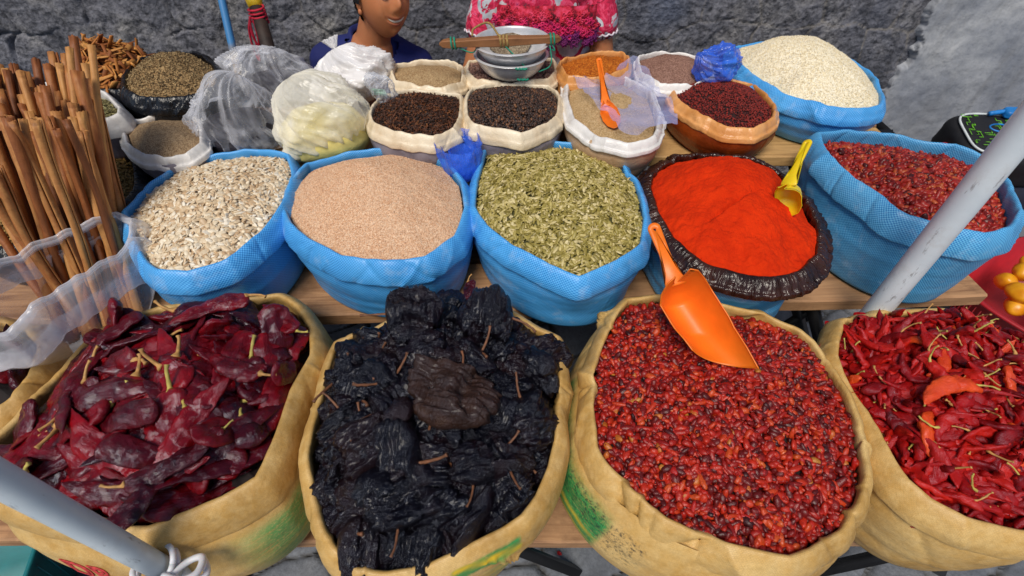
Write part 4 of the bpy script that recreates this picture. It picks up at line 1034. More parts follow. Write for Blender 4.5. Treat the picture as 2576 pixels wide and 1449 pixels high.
# ------------------------------------------------------------------ scoops and spoon
def m_plastic(name, c, rough=.3):
    t = NT(name); ob = t.coord()
    return t.fin(t.ramp(t.noise(ob, 25, 5), [(.3, tuple(x*.82 for x in c[:3])+(1,)), (.7, c)]), rough, t.bump(t.noise(ob, 60, 5), .12, .001), spec=.5, Subsurface_Weight=.15, Subsurface_Scale=.01)
ORP = m_plastic('orange plastic', (.95, .20, .012, 1), .42); YEP = m_plastic('yellow plastic', (.85, .60, .01, 1))
def scoop(label, P0, P1, P2, W, depth, mat, up, hw, hole=True, th=.0016, cat='scoop', point=True):
    # P0 handle end, P1 blade root, P2 tip
    P0, P1, P2 = map(np.array, (P0, P1, P2)); root = empty('scoop', P1); tag(root, label, cat)
    x = P2-P1; L = np.linalg.norm(x); x /= L; u = np.array(up, float); u -= x*u.dot(x); u /= np.linalg.norm(u); y = np.cross(u, x)
    nu, nv = 36, 25; V = []
    for side in (0, 1):
        for i in range(nu):
            s = i/(nu-1)
            if point: w = np.interp(s, [0, .03, .09, .2, .5, 1], [.3, .62, .86, 1, 1, .86])
            else: w = np.interp(s, [0, .1, .3, .6, .85, 1], [.2, .7, 1, 1, .75, .25])
            hgt = np.interp(s, [0, .06, .2, .5, .8, 1], [1.0, 1, 1, .95, .75, .5]) if point else np.interp(s, [0, .06, .2, .5, .8, 1], [1.0, 1, .95, .8, .35, .04])
            for j in range(nv):
                t = -1+2*j/(nv-1)
                yy = w*W/2*t; zz = depth*hgt*(abs(t)**2.4)-depth*.95*np.interp(s, [0, .08, .2, .6, 1], [.0, .6, .95, .85, .3])-side*th
                se = s*(.62+.38*((t+1)/2)**.8) if point else s
                V.append(P1+x*(se*L)+y*yy+u*zz)
    F1 = grid_faces(nu, nv); F2 = grid_faces(nu, nv)[:, ::-1]+nu*nv; Fs = [tuple(q) for q in F1]+[tuple(q) for q in F2]
    b = nu*nv
    for i in range(nu-1):
        for j in (0, nv-1): q = (i*nv+j, (i+1)*nv+j, b+(i+1)*nv+j, b+i*nv+j); Fs.append(q)
    for j in range(nv-1):
        for i in (0, nu-1): Fs.append((i*nv+j, i*nv+j+1, b+i*nv+j+1, b+i*nv+j))
    bl_ = obj('blade', np.array(V), Fs, mat, root)
    vv = np.array(V); rim = [vv[i*nv] for i in range(nu-1, -1, -1)]+[vv[j] for j in range(1, nv)]+[vv[i*nv+nv-1] for i in range(1, nu)]
    obj('rim', *tube(rim, W*.014, 7), mat, bl_)
    # handle: flat rounded bar with a hole near the end
    hx = P1-P0; HL = np.linalg.norm(hx); hx /= HL; hu = np.array(up, float); hu -= hx*hu.dot(hx); hu /= np.linalg.norm(hu); hy = np.cross(hu, hx)
    out = []; n = 22
    hole_c = hw*.75; m = 24
    prof = []
    for k in range(m):
        a = PI/2+PI*k/(m-1); prof.append((hw*.5+hw*.5*math.cos(a), hw*.5*math.sin(a)*1.0))
    prof += [(HL*.5, -hw*.42), (HL*.85, -hw*.5), (HL*1.0, -hw*.85), (HL*1.04, -hw*.8), (HL*1.04, hw*.8), (HL, hw*.85), (HL*.85, hw*.5), (HL*.5, hw*.42)]
    Q = np.array(prof); m = len(Q); hc = np.array([hw*.62, 0]); hr = hw*.13
    d = Q-hc; an = np.arctan2(d[:, 1], d[:, 0]); H = hc+hr*np.column_stack([np.cos(an), np.sin(an)])
    V = []
    t2 = hw*.14
    for (Z, A) in ((t2, H), (t2, Q*.97+hc*.03), (t2*.4, Q), (-t2*.4, Q), (-t2, Q*.97+hc*.03), (-t2, H)):
        for (a, c) in A: V.append(P0+hx*a+hy*c+hu*(Z+hw*.12*math.sin(min(1, max(0, a/HL))*PI)))
    Fs = [tuple(q) for q in grid_faces(6, m, True)]+[(5*m+k, 5*m+(k+1) % m, (k+1) % m, k) for k in range(m)]
    obj('handle', np.array(V), Fs, mat, root)
    return root
scoop('large orange plastic scoop stuck into the small round chillies', pd(1640, 562, .93), pd(1700, 712, .90), pz(1848, 955, .784), .094, .07, ORP, (-.20, -.50, 1), .024)
scoop('small yellow plastic scoop leaning in the orange red powder', pd(2035, 352, 1.05), pd(1985, 462, 1.03), pz(1978, 545, .845), .058, .028, YEP, (-.85, -.35, .6), .019, point=False)
scoop('orange plastic spoon standing in the film covered tan powder', pd(1506, 146, 1.33), pd(1524, 262, 1.28), pz(1548, 318, .905), .045, .014, ORP, (-.1, -.8, .6), .016, point=False, cat='spoon')

# ------------------------------------------------------------------ poles
t = NT('white painted tube'); ob = t.coord(); sc_ = t.coord('Object', (1, 1, .25))
c = t.ramp(t.noise(ob, 7, 4), [(.3, (.56, .64, .70, 1)), (.7, (.72, .78, .82, 1))])
c = t.mix(t.ramp(t.noise(sc_, 70, 6, .75), [(.60, (0, 0, 0, 1)), (.68, (.7, .7, .7, 1))]), c, (.16, .15, .15, 1))
c = t.mix(t.ramp(t.noise(ob, 14, 5, .7), [(.55, (0, 0, 0, 1)), (.75, (.35, .35, .35, 1))]), c, (.35, .33, .30, 1))
PV = t.fin(c, .35, t.bump(t.noise(ob, 90, 3), .15, .001))
def pole(label, px, py, z, r, z0, z1, lean=(0, 0)):
    p = pz(px, py, z); root = empty('tent_pole', (p[0], p[1], z0)); tag(root, label, 'pole', 'white tent poles')
    P = [(p[0]+lean[0]*(zz-z), p[1]+lean[1]*(zz-z), zz) for zz in np.linspace(z0, z1, 12)]
    obj('tube', *tube(P, r, 40), PV, root); return root, p
pr, p1 = pole('white round tent pole crossing in front of the deep blue sack at right', 2205, 782, .71, .0245, .0, 2.1)
pl, p2 = pole('white round tent pole with a knotted tie at bottom left', 400, 1425, .70, .0158, .66, 2.1)
# foot piece and tie of the left pole
p = np.array([p2[0], p2[1], .70])
GY = m_plastic('white cord', (.75, .76, .8, 1), .5)
low = np.array([(p[0], p[1], z) for z in np.linspace(0, .66, 6)]); obj('lower_tube', *tube(low, .019, 28), PV, pl)
ring = [(p[0]+.026*math.cos(a), p[1]+.026*math.sin(a), .712+.006*math.sin(a*2)) for a in np.linspace(0, 2*PI, 30)]
kn = [p+np.array(v) for v in [(.02, -.015, .012), (.05, -.022, .016), (.066, -.01, .01), (.06, .012, .002), (.04, .008, -.002), (.03, -.012, .004), (.048, -.02, -.004), (.07, -.008, -.008), (.05, .015, -.012), (.026, .006, -.008)]]
obj('tie', *join([tube(ring, .004, 10), tube(curve(kn, 50), .005, 10), tube([(x, y, z-.014) for x, y, z in ring], .004, 10)]), GY, pl)

# blue stick, capped post with red cord
t = NT('blue painted bamboo'); ob = t.coord(); sp = t.node('ShaderNodeSeparateXYZ'); t.l(ob, sp.inputs[0])
cfac = t.ramp(t.math('ADD', sp.outputs['Z'], t.math('MULTIPLY', t.noise(ob, 18, 4), .08)), [(.30, lin('#2a7fc0')), (.34, lin('#9a7a55'))])
cfac = t.ramp(t.math('ADD', sp.outputs['Z'], t.math('MULTIPLY', t.noise(ob, 18, 4), .08)), [(.84, lin('#2a86c8')), (.87, lin('#9a8468')), (.96, lin('#8a7a62')), (.99, lin('#3a7ab0'))])
bl = t.fin(cfac, .5)
a = pY(590, 142, 1.62); b = pY(556, -10, 1.70); d = (b-a); 
o = obj('stick', *tube([a-d*1.6, a, a+d*.5, b, b+d*1.2], .0115, 16), bl); tag(o, 'thin blue and brown stick leaning before the stone wall', 'stick')
a = pY(672, 110, 1.75); b = pY(644, 18, 1.82); d = b-a
root = empty('post', a-d*2); tag(root, 'dark round post with yellow cap and red cord', 'post')
obj('shaft', *tube([a-d*2, a, b], .022, 20), m_simple('dark brown wood', lin('#33231c'), .7, .3, 30), root)
obj('cap', *tube([b-d*.02, b+d*.15, b+d*.3, b+d*.42], [.0225, .026, .028, .026], 20), m_plastic('yellow cap', (.75, .5, .02, 1)), root)
REDC = m_simple('red cord', (.55, .01, .04, 1), .7, .2, 100)
loops = [b-d*.25+np.array([.026*math.cos(k*.7), .026*math.sin(k*.7), .0013*k-.02]) for k in range(40)]
hang = [b-d*.2+np.array(v) for v in [(-.02, -.02, 0), (-.035, -.03, -.04), (-.042, -.03, -.10), (-.036, -.03, -.14), (-.028, -.03, -.10), (-.026, -.028, -.03), (-.02, -.02, 0), (-.03, -.03, -.05), (-.02, -.03, -.09), (-.012, -.03, -.05), (-.01, -.024, 0)]]
obj('cord', *join([tube(loops, .0035, 8), tube(curve(hang, 60), .0035, 8), tube([b+d*.3, b+d*.5+np.array([-.04, 0, .03]), b+d+np.array([-.12, 0, .1])], .003, 8)]), REDC, root)

# ------------------------------------------------------------------ metal bowls and balance bar
AL = (lambda t: t.fin(t.ramp(t.noise(t.coord(), 20, 5, .7), [(.3, (.55, .55, .56, 1)), (.7, (.78, .78, .8, 1))]), .36, t.bump(t.noise(t.coord(), 70, 3), .15, .001), Metallic=.45))(NT('worn aluminium'))
def bowl(label, c, R_, H_, tilt):
    pts = [(0.0, 0), (.35, .0), (.55, .05), (.78, .3), (.93, .65), (1.0, .95), (1.05, .97), (1.06, 1.0), (1.03, 1.015), (.975, 1.0), (.90, .66), (.75, .33), (.52, .09), (.3, .04), (0.0, .04)]
    P = curve([(a, b, 0) for a, b in pts], 60); n = 64; V = []
    for (a, b, _) in P:
        th = np.linspace(0, 2*PI, n, endpoint=False); a = max(a, 1e-4)
        V.append(np.column_stack([a*R_*np.cos(th), a*R_*np.sin(th), np.full(n, b*H_)]))
    V = np.vstack(V); o = obj('bowl', V, grid_faces(len(P), n, True), AL); o.location = Vector(c); o.rotation_euler = tilt; tag(o, label, 'bowl'); return o
cb = pz(1286, 183, .905)
bowl('lower of two nested dented metal bowls on the allspice', cb+np.array([0, .0, -.006]), .105, .062, (0, 0, 0))
bowl('upper of two nested metal bowls with brown dust inside', cb+np.array([.003, .0, .034]), .107, .060, (.03, -.02, 0))
DUST = m_grain('brown dust', [(.1, lin('#6a5a48')), (.5, lin('#8a7862')), (.9, lin('#a3937c'))], 300, .6, .002)
V, Fs = ico(3); V = V[:, :]*np.array([.065, .035, .008]); o = obj('ground_spice', V*(1+.1*fbm(V*60, 3))[:, None], Fs, DUST); o.location = Vector(cb+np.array([-.005, .050, .064])); o.rotation_euler = (.75, 0, 0); tag(o, 'brown ground spice clinging inside the upper metal bowl', 'spice', None, 'stuff')
z_b = .905+.034+.072
A = pz(1105, 110, z_b-.004); B = pz(1412, 97, z_b+.006); x = B-A; Lb = np.linalg.norm(x)
root = empty('balance_beam', (A+B)/2); tag(root, 'wooden balance beam with green strings lying across the metal bowls', 'balance')
V = []; n = 40
for i in range(n):
    s = i/(n-1); h = .011*np.interp(s, [0, .02, .09, .12, .5, .88, .91, .98, 1], [.15, .7, 1.05, .75, 1.1, .75, 1.05, .7, .15]); w = .013*np.interp(s, [0, .05, .5, .95, 1], [.4, .9, 1.1, .9, .4])
    c = A+x*s
    for (yy, zz) in ((-1, -.8), (-1, .8), (-.8, 1), (.8, 1), (1, .8), (1, -.8), (.8, -1), (-.8, -1)): V.append(c+np.array([0, yy*w, zz*h]))
Fs = [tuple(q) for q in grid_faces(n, 8, True)]+[tuple(range(8))[::-1], tuple((n-1)*8+k for k in range(8))]
obj('bar', np.array(V), Fs, m_wood('beam wood', lin('#96643c'), lin('#6b4326')), root, smooth=False)
GRS = m_simple('green string', (.01, .25, .16, 1), .7, .2, 100)
def wrapc(s, r=.016, turns=4):
    c = A+x*s; return [c+np.array([(k*.0012), r*math.cos(k*.8), r*math.sin(k*.8)]) for k in range(int(turns*8))]
st = [tube(wrapc(.09, .0155, 2), .0026, 6), tube(wrapc(.90, .0155, 2), .0026, 6)]
for s, e in ((.09, (-.095, -.03, .034+.055)), (.90, (.1, -.03, .034+.055)), (.90, (.08, -.07, .03)), (.5, (.03, -.09, .07)), (.5, (.05, -.088, .045))):
    c = A+x*s; e = cb+np.array(e); st.append(tube(curve([c, (c+e)/2+np.array([.02, -.02, -.015]), e], 20), .0018, 6))
for e in ((.03, -.112, .055), (.035, -.098, .02)):
    c = cb+np.array(e); st.append(tube([c+np.array([(k-6)*.003, -.002, .002*math.sin(k*2)]) for k in range(12)], .003, 6))
obj('string', *join(st), GRS, root)
JUTE = m_simple('jute cord', lin('#9c7f4a'), .9, .3, 120)
obj('cord', *join([tube(wrapc(.49, .0155, 3), .0035, 8), tube(curve([A+x*.49+np.array([0, 0, .014]), A+x*.40+np.array([0, .06, .03]), A+x*.28+np.array([0, .05, .02]), A+x*.27+np.array([0, .01, .014])], 30), .003, 8)]), JUTE, root)

# ------------------------------------------------------------------ crate with mangoes, backpack
def crate(label, c, sx, sy, h, mat, rz=0, flare=1.18):
    root = empty('crate', c); tag(root, label, 'crate'); R = np.array([[math.cos(rz), -math.sin(rz), 0], [math.sin(rz), math.cos(rz), 0], [0, 0, 1]]); c = np.array(c)
    def ringp(k, z, n=80):
        th = np.linspace(0, 2*PI, n, endpoint=False); e = 3.2
        X = np.sign(np.cos(th))*abs(np.cos(th))**(2/e)*sx*k; Y = np.sign(np.sin(th))*abs(np.sin(th))**(2/e)*sy*k
        return c+np.column_stack([X, Y, np.full(n, z)])@R.T
    prof = [(.0, .004), (.98, .004), (1.0, .01), (flare, h-.012), (flare+.045, h-.010), (flare+.05, h), (flare+.0, h+.002), (.985, .012), (0., .012)]
    V = np.vstack([ringp(max(a, .001), z) for a, z in prof]); obj('shell', V, grid_faces(len(prof), 80, True), mat, root)
    ribs = []
    for k in range(80):
        if k % 1 == 0:
            a = ringp(1.012, .02)[k]; b = ringp(flare*.985+.02, h-.03)[k]; ribs.append(tube([a, (a+b)/2, b], .0022, 4))
    obj('rib_band', *join(ribs), mat, root)
    return root
REDP = m_plastic('red plastic', (.42, .012, .02, 1), .4); TEAL = m_plastic('teal plastic', (.01, .18, .2, 1), .5)
cc = pz(2680, 735, .30); cc = np.array([cc[0], cc[1], .002])
CR = cc; crate('red ribbed plastic basket of yellow fruit on the ground at the right edge', CR, .26, .20, .30, REDP, .5)
MAN = [m_attr, None]
mg = (lambda t: t.fin(t.ramp(t.noise(t.coord(), 16, 4), [(.3, lin('#d07a10')), (.55, lin('#e6a41c')), (.8, lin('#b85e16'))]), .35, t.bump(t.noise(t.coord(), 90, 3), .2, .001)))(NT('yellow fruit skin'))
V0, F0 = ico(4); V0 = V0*np.array([.048, .034, .03])*(1+.06*pn(V0*1.3))[:, None]; mgm = mesh_data('fruit', V0, F0, mg)
rg = np.random.default_rng(3)
for i in range(26):
    a = rg.random()*2*PI; r_ = math.sqrt(rg.random())*.85; lv = i//13
    R90 = np.array([[math.cos(.5), -math.sin(.5)], [math.sin(.5), math.cos(.5)]])
    q = R90@np.array([math.cos(a)*r_*.25, math.sin(a)*r_*.19])
    o = bpy.data.objects.new('mango', mgm); COL.objects.link(o); o.location = (CR[0]+q[0], CR[1]+q[1], .25+.045*lv+.015*rg.random()); o.rotation_euler = (rg.normal()*.4, rg.normal()*.4, rg.random()*6)
    tag(o, 'yellow mango piled in the red basket at the right edge', 'mango', 'mangoes in the red basket')
pp = crate('teal plastic crate on the ground under the centre of the stall', (.13, .62, .002), .2, .14, .28, TEAL)
pp = crate('teal plastic crate on the ground at bottom left', (-1.33, .28, .002), .16, .12, .22, TEAL, .3)

BK = m_simple('black cloth', lin('#0c0e16'), .7, .3, 60, .4, .001); NEON = m_simple('green print', lin('#6fbf2a'), .5, .1, 40)
SKY = m_simple('sky blue nylon', lin('#1a78c4'), .45, .2, 40); PIPE = m_simple('pale piping', lin('#cfd6d8'), .4, .1, 40); REDB = m_simple('red nylon', lin('#b01820'), .6, .2, 40)
def superell(c, s, e=3.4, n=3, seed=0, tilt=0, rz=0):
    V, Fs = ico(5); d = (np.abs(V)**e).sum(1)**(1/e); V = V/d[:, None]*np.array(s)*(1+.02*fbm(V*2+seed, 3))[:, None]
    R = np.array(Matrix.Rotation(rz, 3, 'Z') @ Matrix.Rotation(tilt, 3, 'X')); return V@R.T+np.array(c), Fs
bc = np.array([1.885, 1.70, .525]); BR = np.array(Matrix.Rotation(-.12, 3, 'Z') @ Matrix.Rotation(.22, 3, 'X'))
root = empty('backpack', (bc[0], bc[1], .44)); tag(root, 'black school backpack with blue buckles and green printed lines against the rendered wall', 'backpack')
def sup2(o, s, e=5, seed=0):
    V, Fs = ico(5); d = (np.abs(V)**e).sum(1)**(1/e); V = V/d[:, None]*np.array(s)*(1+.015*fbm(V*2+seed, 3))[:, None]+np.array(o)
    return V@BR.T+bc, Fs
def onp(u, v, lift=.003): return bc+BR@np.array([u, v, .078+lift])
obj('body', *sup2((0, 0, 0), (.185, .135, .08)), BK, root)
ov = [onp(.165*math.copysign(abs(math.cos(a))**.45, math.cos(a)), .115*math.copysign(abs(math.sin(a))**.45, math.sin(a)), -.001) for a in np.linspace(0, 2*PI, 80)]
obj('piping', *tube(ov, .004, 8), PIPE, root)
rg = np.random.default_rng(5)
lines = []
for k in range(46):
    u = rg.uniform(-.15, .15); v = rg.uniform(-.10, .10); L = [onp(u, v)]
    for q in range(4):
        if rg.random() < .5: u += rg.choice([-1, 1])*.014
        else: v += rg.choice([-1, 1])*.016
        u = min(.15, max(-.15, u)); v = min(.10, max(-.10, v)); L.append(onp(u, v))
    lines.append(tube(L, .0012, 4))
obj('printed_lines', *join(lines), NEON, root)
lo = [onp(-.03+.04*math.cos(a), .03+.022*math.sin(a)) for a in np.linspace(0, 2*PI, 30)]; lo2 = [onp(-.02+.042*math.cos(a), -.04+.026*math.sin(a)) for a in np.linspace(0, 2*PI, 30)]
obj('blue_loop', *tube(lo, .0032, 6), SKY, root); obj('blue_loop', *tube(lo2, .0032, 6), SKY, root)
obj('buckle', *sup2((.03, .105, .095), (.035, .022, .016), 4, 3), SKY, root)
obj('buckle', *sup2((.12, .10, .10), (.03, .025, .018), 4, 6), SKY, root)
obj('strap', *tube(curve([onp(-.05, .105, .008), onp(.0, .11, .018), onp(.07, .11, .03), onp(.13, .09, .03), onp(.19, .05, .01)], 24), .009, 8), SKY, root)
obj('front_pocket', *sup2((.13, -.06, .075), (.07, .06, .03), 3.4, 5), BK, root)
obj('side_pocket', *sup2((-.185, -.03, -.02), (.02, .06, .04), 3, 4), REDB, root)
V, Fs = superell((1.9, 1.7, .22), (.21, .16, .222), 6); o = obj('storage_box', V, Fs, m_simple('dark blue cloth bundle', lin('#10142a'), .8, .2, 30)); tag(o, 'dark cloth bundle on the ground beneath the backpack', 'bundle')
# ------------------------------------------------------------------ red letters on the left tan sack
def letters(txt, key, px, py, zz, size, mat, flip=False):
    s = SACKS[key]; VB = s['VB']; N = s['N']; n = VB.shape[1]
    cu = bpy.data.curves.new('txt', 'FONT'); cu.body = txt; cu.size = size; cu.fill_mode = 'NONE'; cu.bevel_depth = size*.035; cu.resolution_u = 8
    ob = bpy.data.objects.new('tmp', cu); COL.objects.link(ob); bpy.context.view_layer.update()
    me = ob.evaluated_get(bpy.context.evaluated_depsgraph_get()).to_mesh(); V = np.array([v.co[:] for v in me.vertices]); Fs = [tuple(p.vertices) for p in me.polygons]
    bpy.data.objects.remove(ob)
    p = pz(px, py, zz); d = ((VB-p)**2).sum(2); i0, j0 = np.unravel_index(np.argmin(d), d.shape)
    L = np.linalg.norm(VB[i0, (j0+1) % n]-VB[i0, j0]); H = np.linalg.norm(VB[i0+1, j0]-VB[i0, j0]); out = []
    sgn = 1 if np.cross(N[j0], VB[i0, (j0+1) % n]-VB[i0, j0])[2] > 0 else -1
    for x, y, z in V:
        fj = sgn*x/L+j0; fi = min(max(i0-y/H, 0), VB.shape[0]-2); j = int(math.floor(fj)); a = fj-j; i = int(fi); b = fi-i
        q = (VB[i, j % n]*(1-a)+VB[i, (j+1) % n]*a)*(1-b)+(VB[i+1, j % n]*(1-a)+VB[i+1, (j+1) % n]*a)*b
        out.append(q+N[j % n]*(.0012+z*.4))
    o = obj('lettering', np.array(out), Fs, mat, s['root']); return o
RI = m_simple('faded red ink', lin('#c23a3a'), .7, .3, 150)
letters('DR', 'A', 215, 1398, .60, .062, RI)

# ------------------------------------------------------------------ people
def m_skin(name, c, lip=None):
    t = NT(name); ob = t.coord()
    col = t.ramp(t.noise(ob, 9, 5, .6), [(.3, tuple(x*.82 for x in c[:3])+(1,)), (.7, c)])
    if lip: col = t.mix(t.attr('lip'), col, lip)
    return t.fin(col, .46, t.bump(t.noise(ob, 260, 4), .15, .0006), spec=.45, Subsurface_Weight=.12, Subsurface_Scale=.01)
SKIN = m_skin('warm brown skin', lin('#bb7850')); SKINF = m_skin('warm brown face skin', lin('#bd774c'), lin('#8e4238'))
def cap_(a, b, r0, r1, n=16, k=9):
    a = np.array(a, float); b = np.array(b, float); P = []; R_ = []
    d = (b-a)/(np.linalg.norm(b-a)+1e-9)
    for e in np.linspace(PI, PI/2, 5)[:-1]: P.append(a+d*r0*math.cos(e)); R_.append(max(.0004, r0*math.sin(e)))
    for s in np.linspace(0, 1, k): P.append(a+(b-a)*s); R_.append(r0+(r1-r0)*s)
    for e in np.linspace(PI/2, 0, 5)[1:]: P.append(b+d*r1*math.cos(e)); R_.append(max(.0004, r1*math.sin(e)))
    return tube(P, R_, n)
def ell(c, s, rx=0, rz=0):
    V, Fs = ico(3); V = V*np.array(s)
    R = np.array(Matrix.Rotation(rz, 3, 'Z') @ Matrix.Rotation(rx, 3, 'X')); return V@R.T+np.array(c), [tuple(f) for f in Fs]
def organic(name, prims, voxel, smooth, mat, parent, cut=None, disp=None, attrs=None):
    V, Fs = join(prims); me = bpy.data.meshes.new('tmp'); me.from_pydata([tuple(v) for v in V], [], Fs); me.update()
    ob = bpy.data.objects.new('tmp', me); COL.objects.link(ob)
    m = ob.modifiers.new('r', 'REMESH'); m.mode = 'VOXEL'; m.voxel_size = voxel
    s = ob.modifiers.new('s', 'SMOOTH'); s.iterations = smooth; s.factor = .5
    bpy.context.view_layer.update()
    ev = ob.evaluated_get(bpy.context.evaluated_depsgraph_get()).to_mesh()
    V = np.array([v.co[:] for v in ev.vertices]); Nn = np.array([v.normal[:] for v in ev.vertices]); Fs = [tuple(p.vertices) for p in ev.polygons]
    bpy.data.objects.remove(ob)
    if disp is not None: V = V+Nn*disp(V)[:, None]
    if cut is not None:
        k = cut(V); Fs = [f for f in Fs if not any(k[i] for i in f)]
    return obj(name, V, Fs, mat, parent)
def hand(w, d, up, side, s=1.0):
    # palm and five separate fingers from wrist w along d; up = back of the hand
    w = np.array(w, float); d = np.array(d, float); d /= np.linalg.norm(d); up = np.array(up, float); up -= d*up.dot(d); up /= np.linalg.norm(up); sd = np.cross(d, up)*side
    P = [cap_(w, w+d*.045*s, .022, .024, 14)]
    for k in (-1.5, -.5, .5, 1.5): P.append(cap_(w+d*.02*s+sd*k*.010, w+d*.085*s+sd*k*.0185, .014, .0115, 12))
    for k, L in zip((-1.5, -.5, .5, 1.5), (.062, .075, .080, .070)):
        a = w+d*.09*s+sd*k*.019; b = a+d*L*.45+sd*k*.002-up*.006; c = b+d*L*.32-up*.016; e = c+d*L*.2-up*.017
        P += [cap_(a, b, .0098, .009, 12), cap_(b, c, .009, .0082, 12), cap_(c, e, .0082, .0072, 12)]
    a = w+d*.025+sd*.024; b = a+d*.035+sd*.022-up*.008; c = b+d*.028+sd*.008-up*.006; P += [cap_(a, b, .0125, .0105, 12), cap_(b, c, .0105, .009, 12)]
    return P
def head(parent, cen, yaw, pitch, roll, mat, hairmat, hairlen=0, smile=.5):
    nu, nv = 110, 160
    el = np.linspace(-PI/2, PI/2, nu)[:, None]; az = np.linspace(-PI, PI, nv, endpoint=False)[None, :]
    E = np.broadcast_to(el, (nu, nv)).ravel(); A = np.broadcast_to(az, (nu, nv)).ravel()
    # local: x side, -y front, z up
    D = np.column_stack([np.sin(A)*np.cos(E), -np.cos(A)*np.cos(E), np.sin(E)])
    g = lambda a0, e0, sa, se: np.exp(-(((A-math.radians(a0))/math.radians(sa))**2+((E-math.radians(e0))/math.radians(se))**2))
    S = np.column_stack([np.full(len(A), .074), np.full(len(A), .094), np.full(len(A), .116)])
    low = np.clip(-D[:, 2], 0, 1); S[:, 0] *= 1-.26*low**1.6; S[:, 1] *= np.where(D[:, 1] > 0, 1-.30*low, 1-.04*low)
    V = D*S
    fr = np.zeros(len(A))
    fr += .020*g(0, -6, 9, 9)+.012*g(0, 8, 6, 14)+.005*g(11, -13, 6, 5)+.005*g(-11, -13, 6, 5)
    fr += -.006*g(24, 6, 12, 7)-.006*g(-24, 6, 12, 7)+.004*g(0, 20, 45, 6)
    fr += .007*g(42, -16, 15, 14)+.007*g(-42, -16, 15, 14)
    fr += .006*g(0, -29, 22, 9)+.010*g(0, -56, 15, 11)-.004*g(0, -42, 16, 4.5)
    V = V+np.column_stack([D[:, 0]*.4, D[:, 1], D[:, 2]*.1])*fr[:, None]
    # mouth opening and lips, smile curve
    mE = math.radians(-29.5)+.42*smile*(A**2); 
    wm = np.clip(1-(np.abs(A)/math.radians(30)), 0, 1)**.6
    up = np.exp(-((E-mE-.075)/.04)**2)*wm; dn = np.exp(-((E-mE+.09)/.05)**2)*wm; gap = np.exp(-((E-mE+.005)/.055)**2)*(wm > 0)*wm
    V = V+np.column_stack([D[:, 0]*.2, D[:, 1], D[:, 2]*0])*(.004*up+.005*dn-.011*gap)[:, None]
    crease = np.exp(-((np.abs(A)-math.radians(29)-(E-mE)*.35)/.035)**2)*np.exp(-((E-mE-.12)/.22)**2); V = V-D*(.0022*crease)[:, None]
    lip = np.clip(up*1.1+dn*1.1, 0, 1)*.8+.0
    R = Matrix.Translation(Vector(cen)) @ (Matrix.Rotation(yaw, 4, 'Z') @ Matrix.Rotation(pitch, 4, 'X') @ Matrix.Rotation(roll, 4, 'Y'))
    Rn = np.array(R @ Matrix.Scale(1.05, 4))
    tr = lambda X: X@Rn[:3, :3].T+Rn[:3, 3]
    o = obj('head', tr(V), grid_faces(nu, nv, True), mat, parent, attrs={'lip': lip})
    # teeth
    tv = []; a = np.linspace(-math.radians(26), math.radians(26), 44)
    rr = []
    for dz in (-.0058, .0062):
        e = math.radians(-29.5)+.42*smile*a**2; tap = np.clip(1-(np.abs(a)/math.radians(27))**4, .05, 1)
        X = np.column_stack([np.sin(a)*.0695*np.cos(e), -np.cos(a)*.0925*np.cos(e)-.0004-.0006*np.abs(np.sin(a*50)), np.sin(e)*.109+dz*tap]); rr.append(X)
    T = np.vstack([rr[0], rr[1], rr[1]+np.array([0, .006, 0]), rr[0]+np.array([0, .006, 0])])
    obj('teeth', tr(T), grid_faces(4, 44, False), m_simple('teeth white', lin('#cfc3b4'), .3, .04, 60), o)
    # eyes, brows
    for s in (-1, 1):
        V2, F2 = ico(3); obj('eye', tr(V2*.0115+np.array([s*.031, -.0795, .012])), F2, m_simple('eye white', lin('#e8e2da'), .2, .02), o)
        V2, F2 = ico(2); obj('pupil', tr(V2*np.array([.0052, .003, .0052])+np.array([s*.031, -.0900, .012])), F2, m_simple('dark iris', lin('#20120c'), .15, .02), o)
        br = [np.array([s*(.014+.032*k), -.0955+.012*k*k, .033+.006*math.sin(k*2.6)]) for k in np.linspace(0, 1, 10)]
        obj('eyebrow', *(lambda q: (tr(q[0]), q[1]))(tube(br, [.001]+[.003]*7+[.002, .0008], 8)), hairmat, o)
        ear = [np.array([s*(.071+.010*math.sin(a_)), .012+.018*math.cos(a_)*.8, -.012+.031*math.sin(a_*1.0)]) for a_ in np.linspace(-PI*.5, PI*1.2, 24)]
        q = join([tube(ear, [.0045]*24, 8), ell((s*.073, .010, -.012), (.006, .016, .027)), ell((s*.074, .004, -.038), (.006, .008, .009))]); obj('ear', tr(q[0]), q[1], mat, o)
    # hair
    m = (E > math.radians(36)) | ((np.abs(A) > math.radians(78)) & (E > math.radians(-8))) | ((np.abs(A) > math.radians(110)) & (E > math.radians(-34-hairlen)))
    Fs = [f for f in grid_faces(nu, nv, True) if m[f].all()]
    nzz = .009+.0045*fbm(D*np.array([26, 26, 9]), 3)
    idx = sorted({int(i) for f in Fs for i in f}); mp = {i: k for k, i in enumerate(idx)}
    H = (V+D*nzz[:, None])[idx]; obj('hair', tr(H), [tuple(mp[int(i)] for i in f) for f in Fs], hairmat, o)
HAIR = m_simple('black hair', lin('#0d0b0c'), .4, .4, 200, .8, .002)

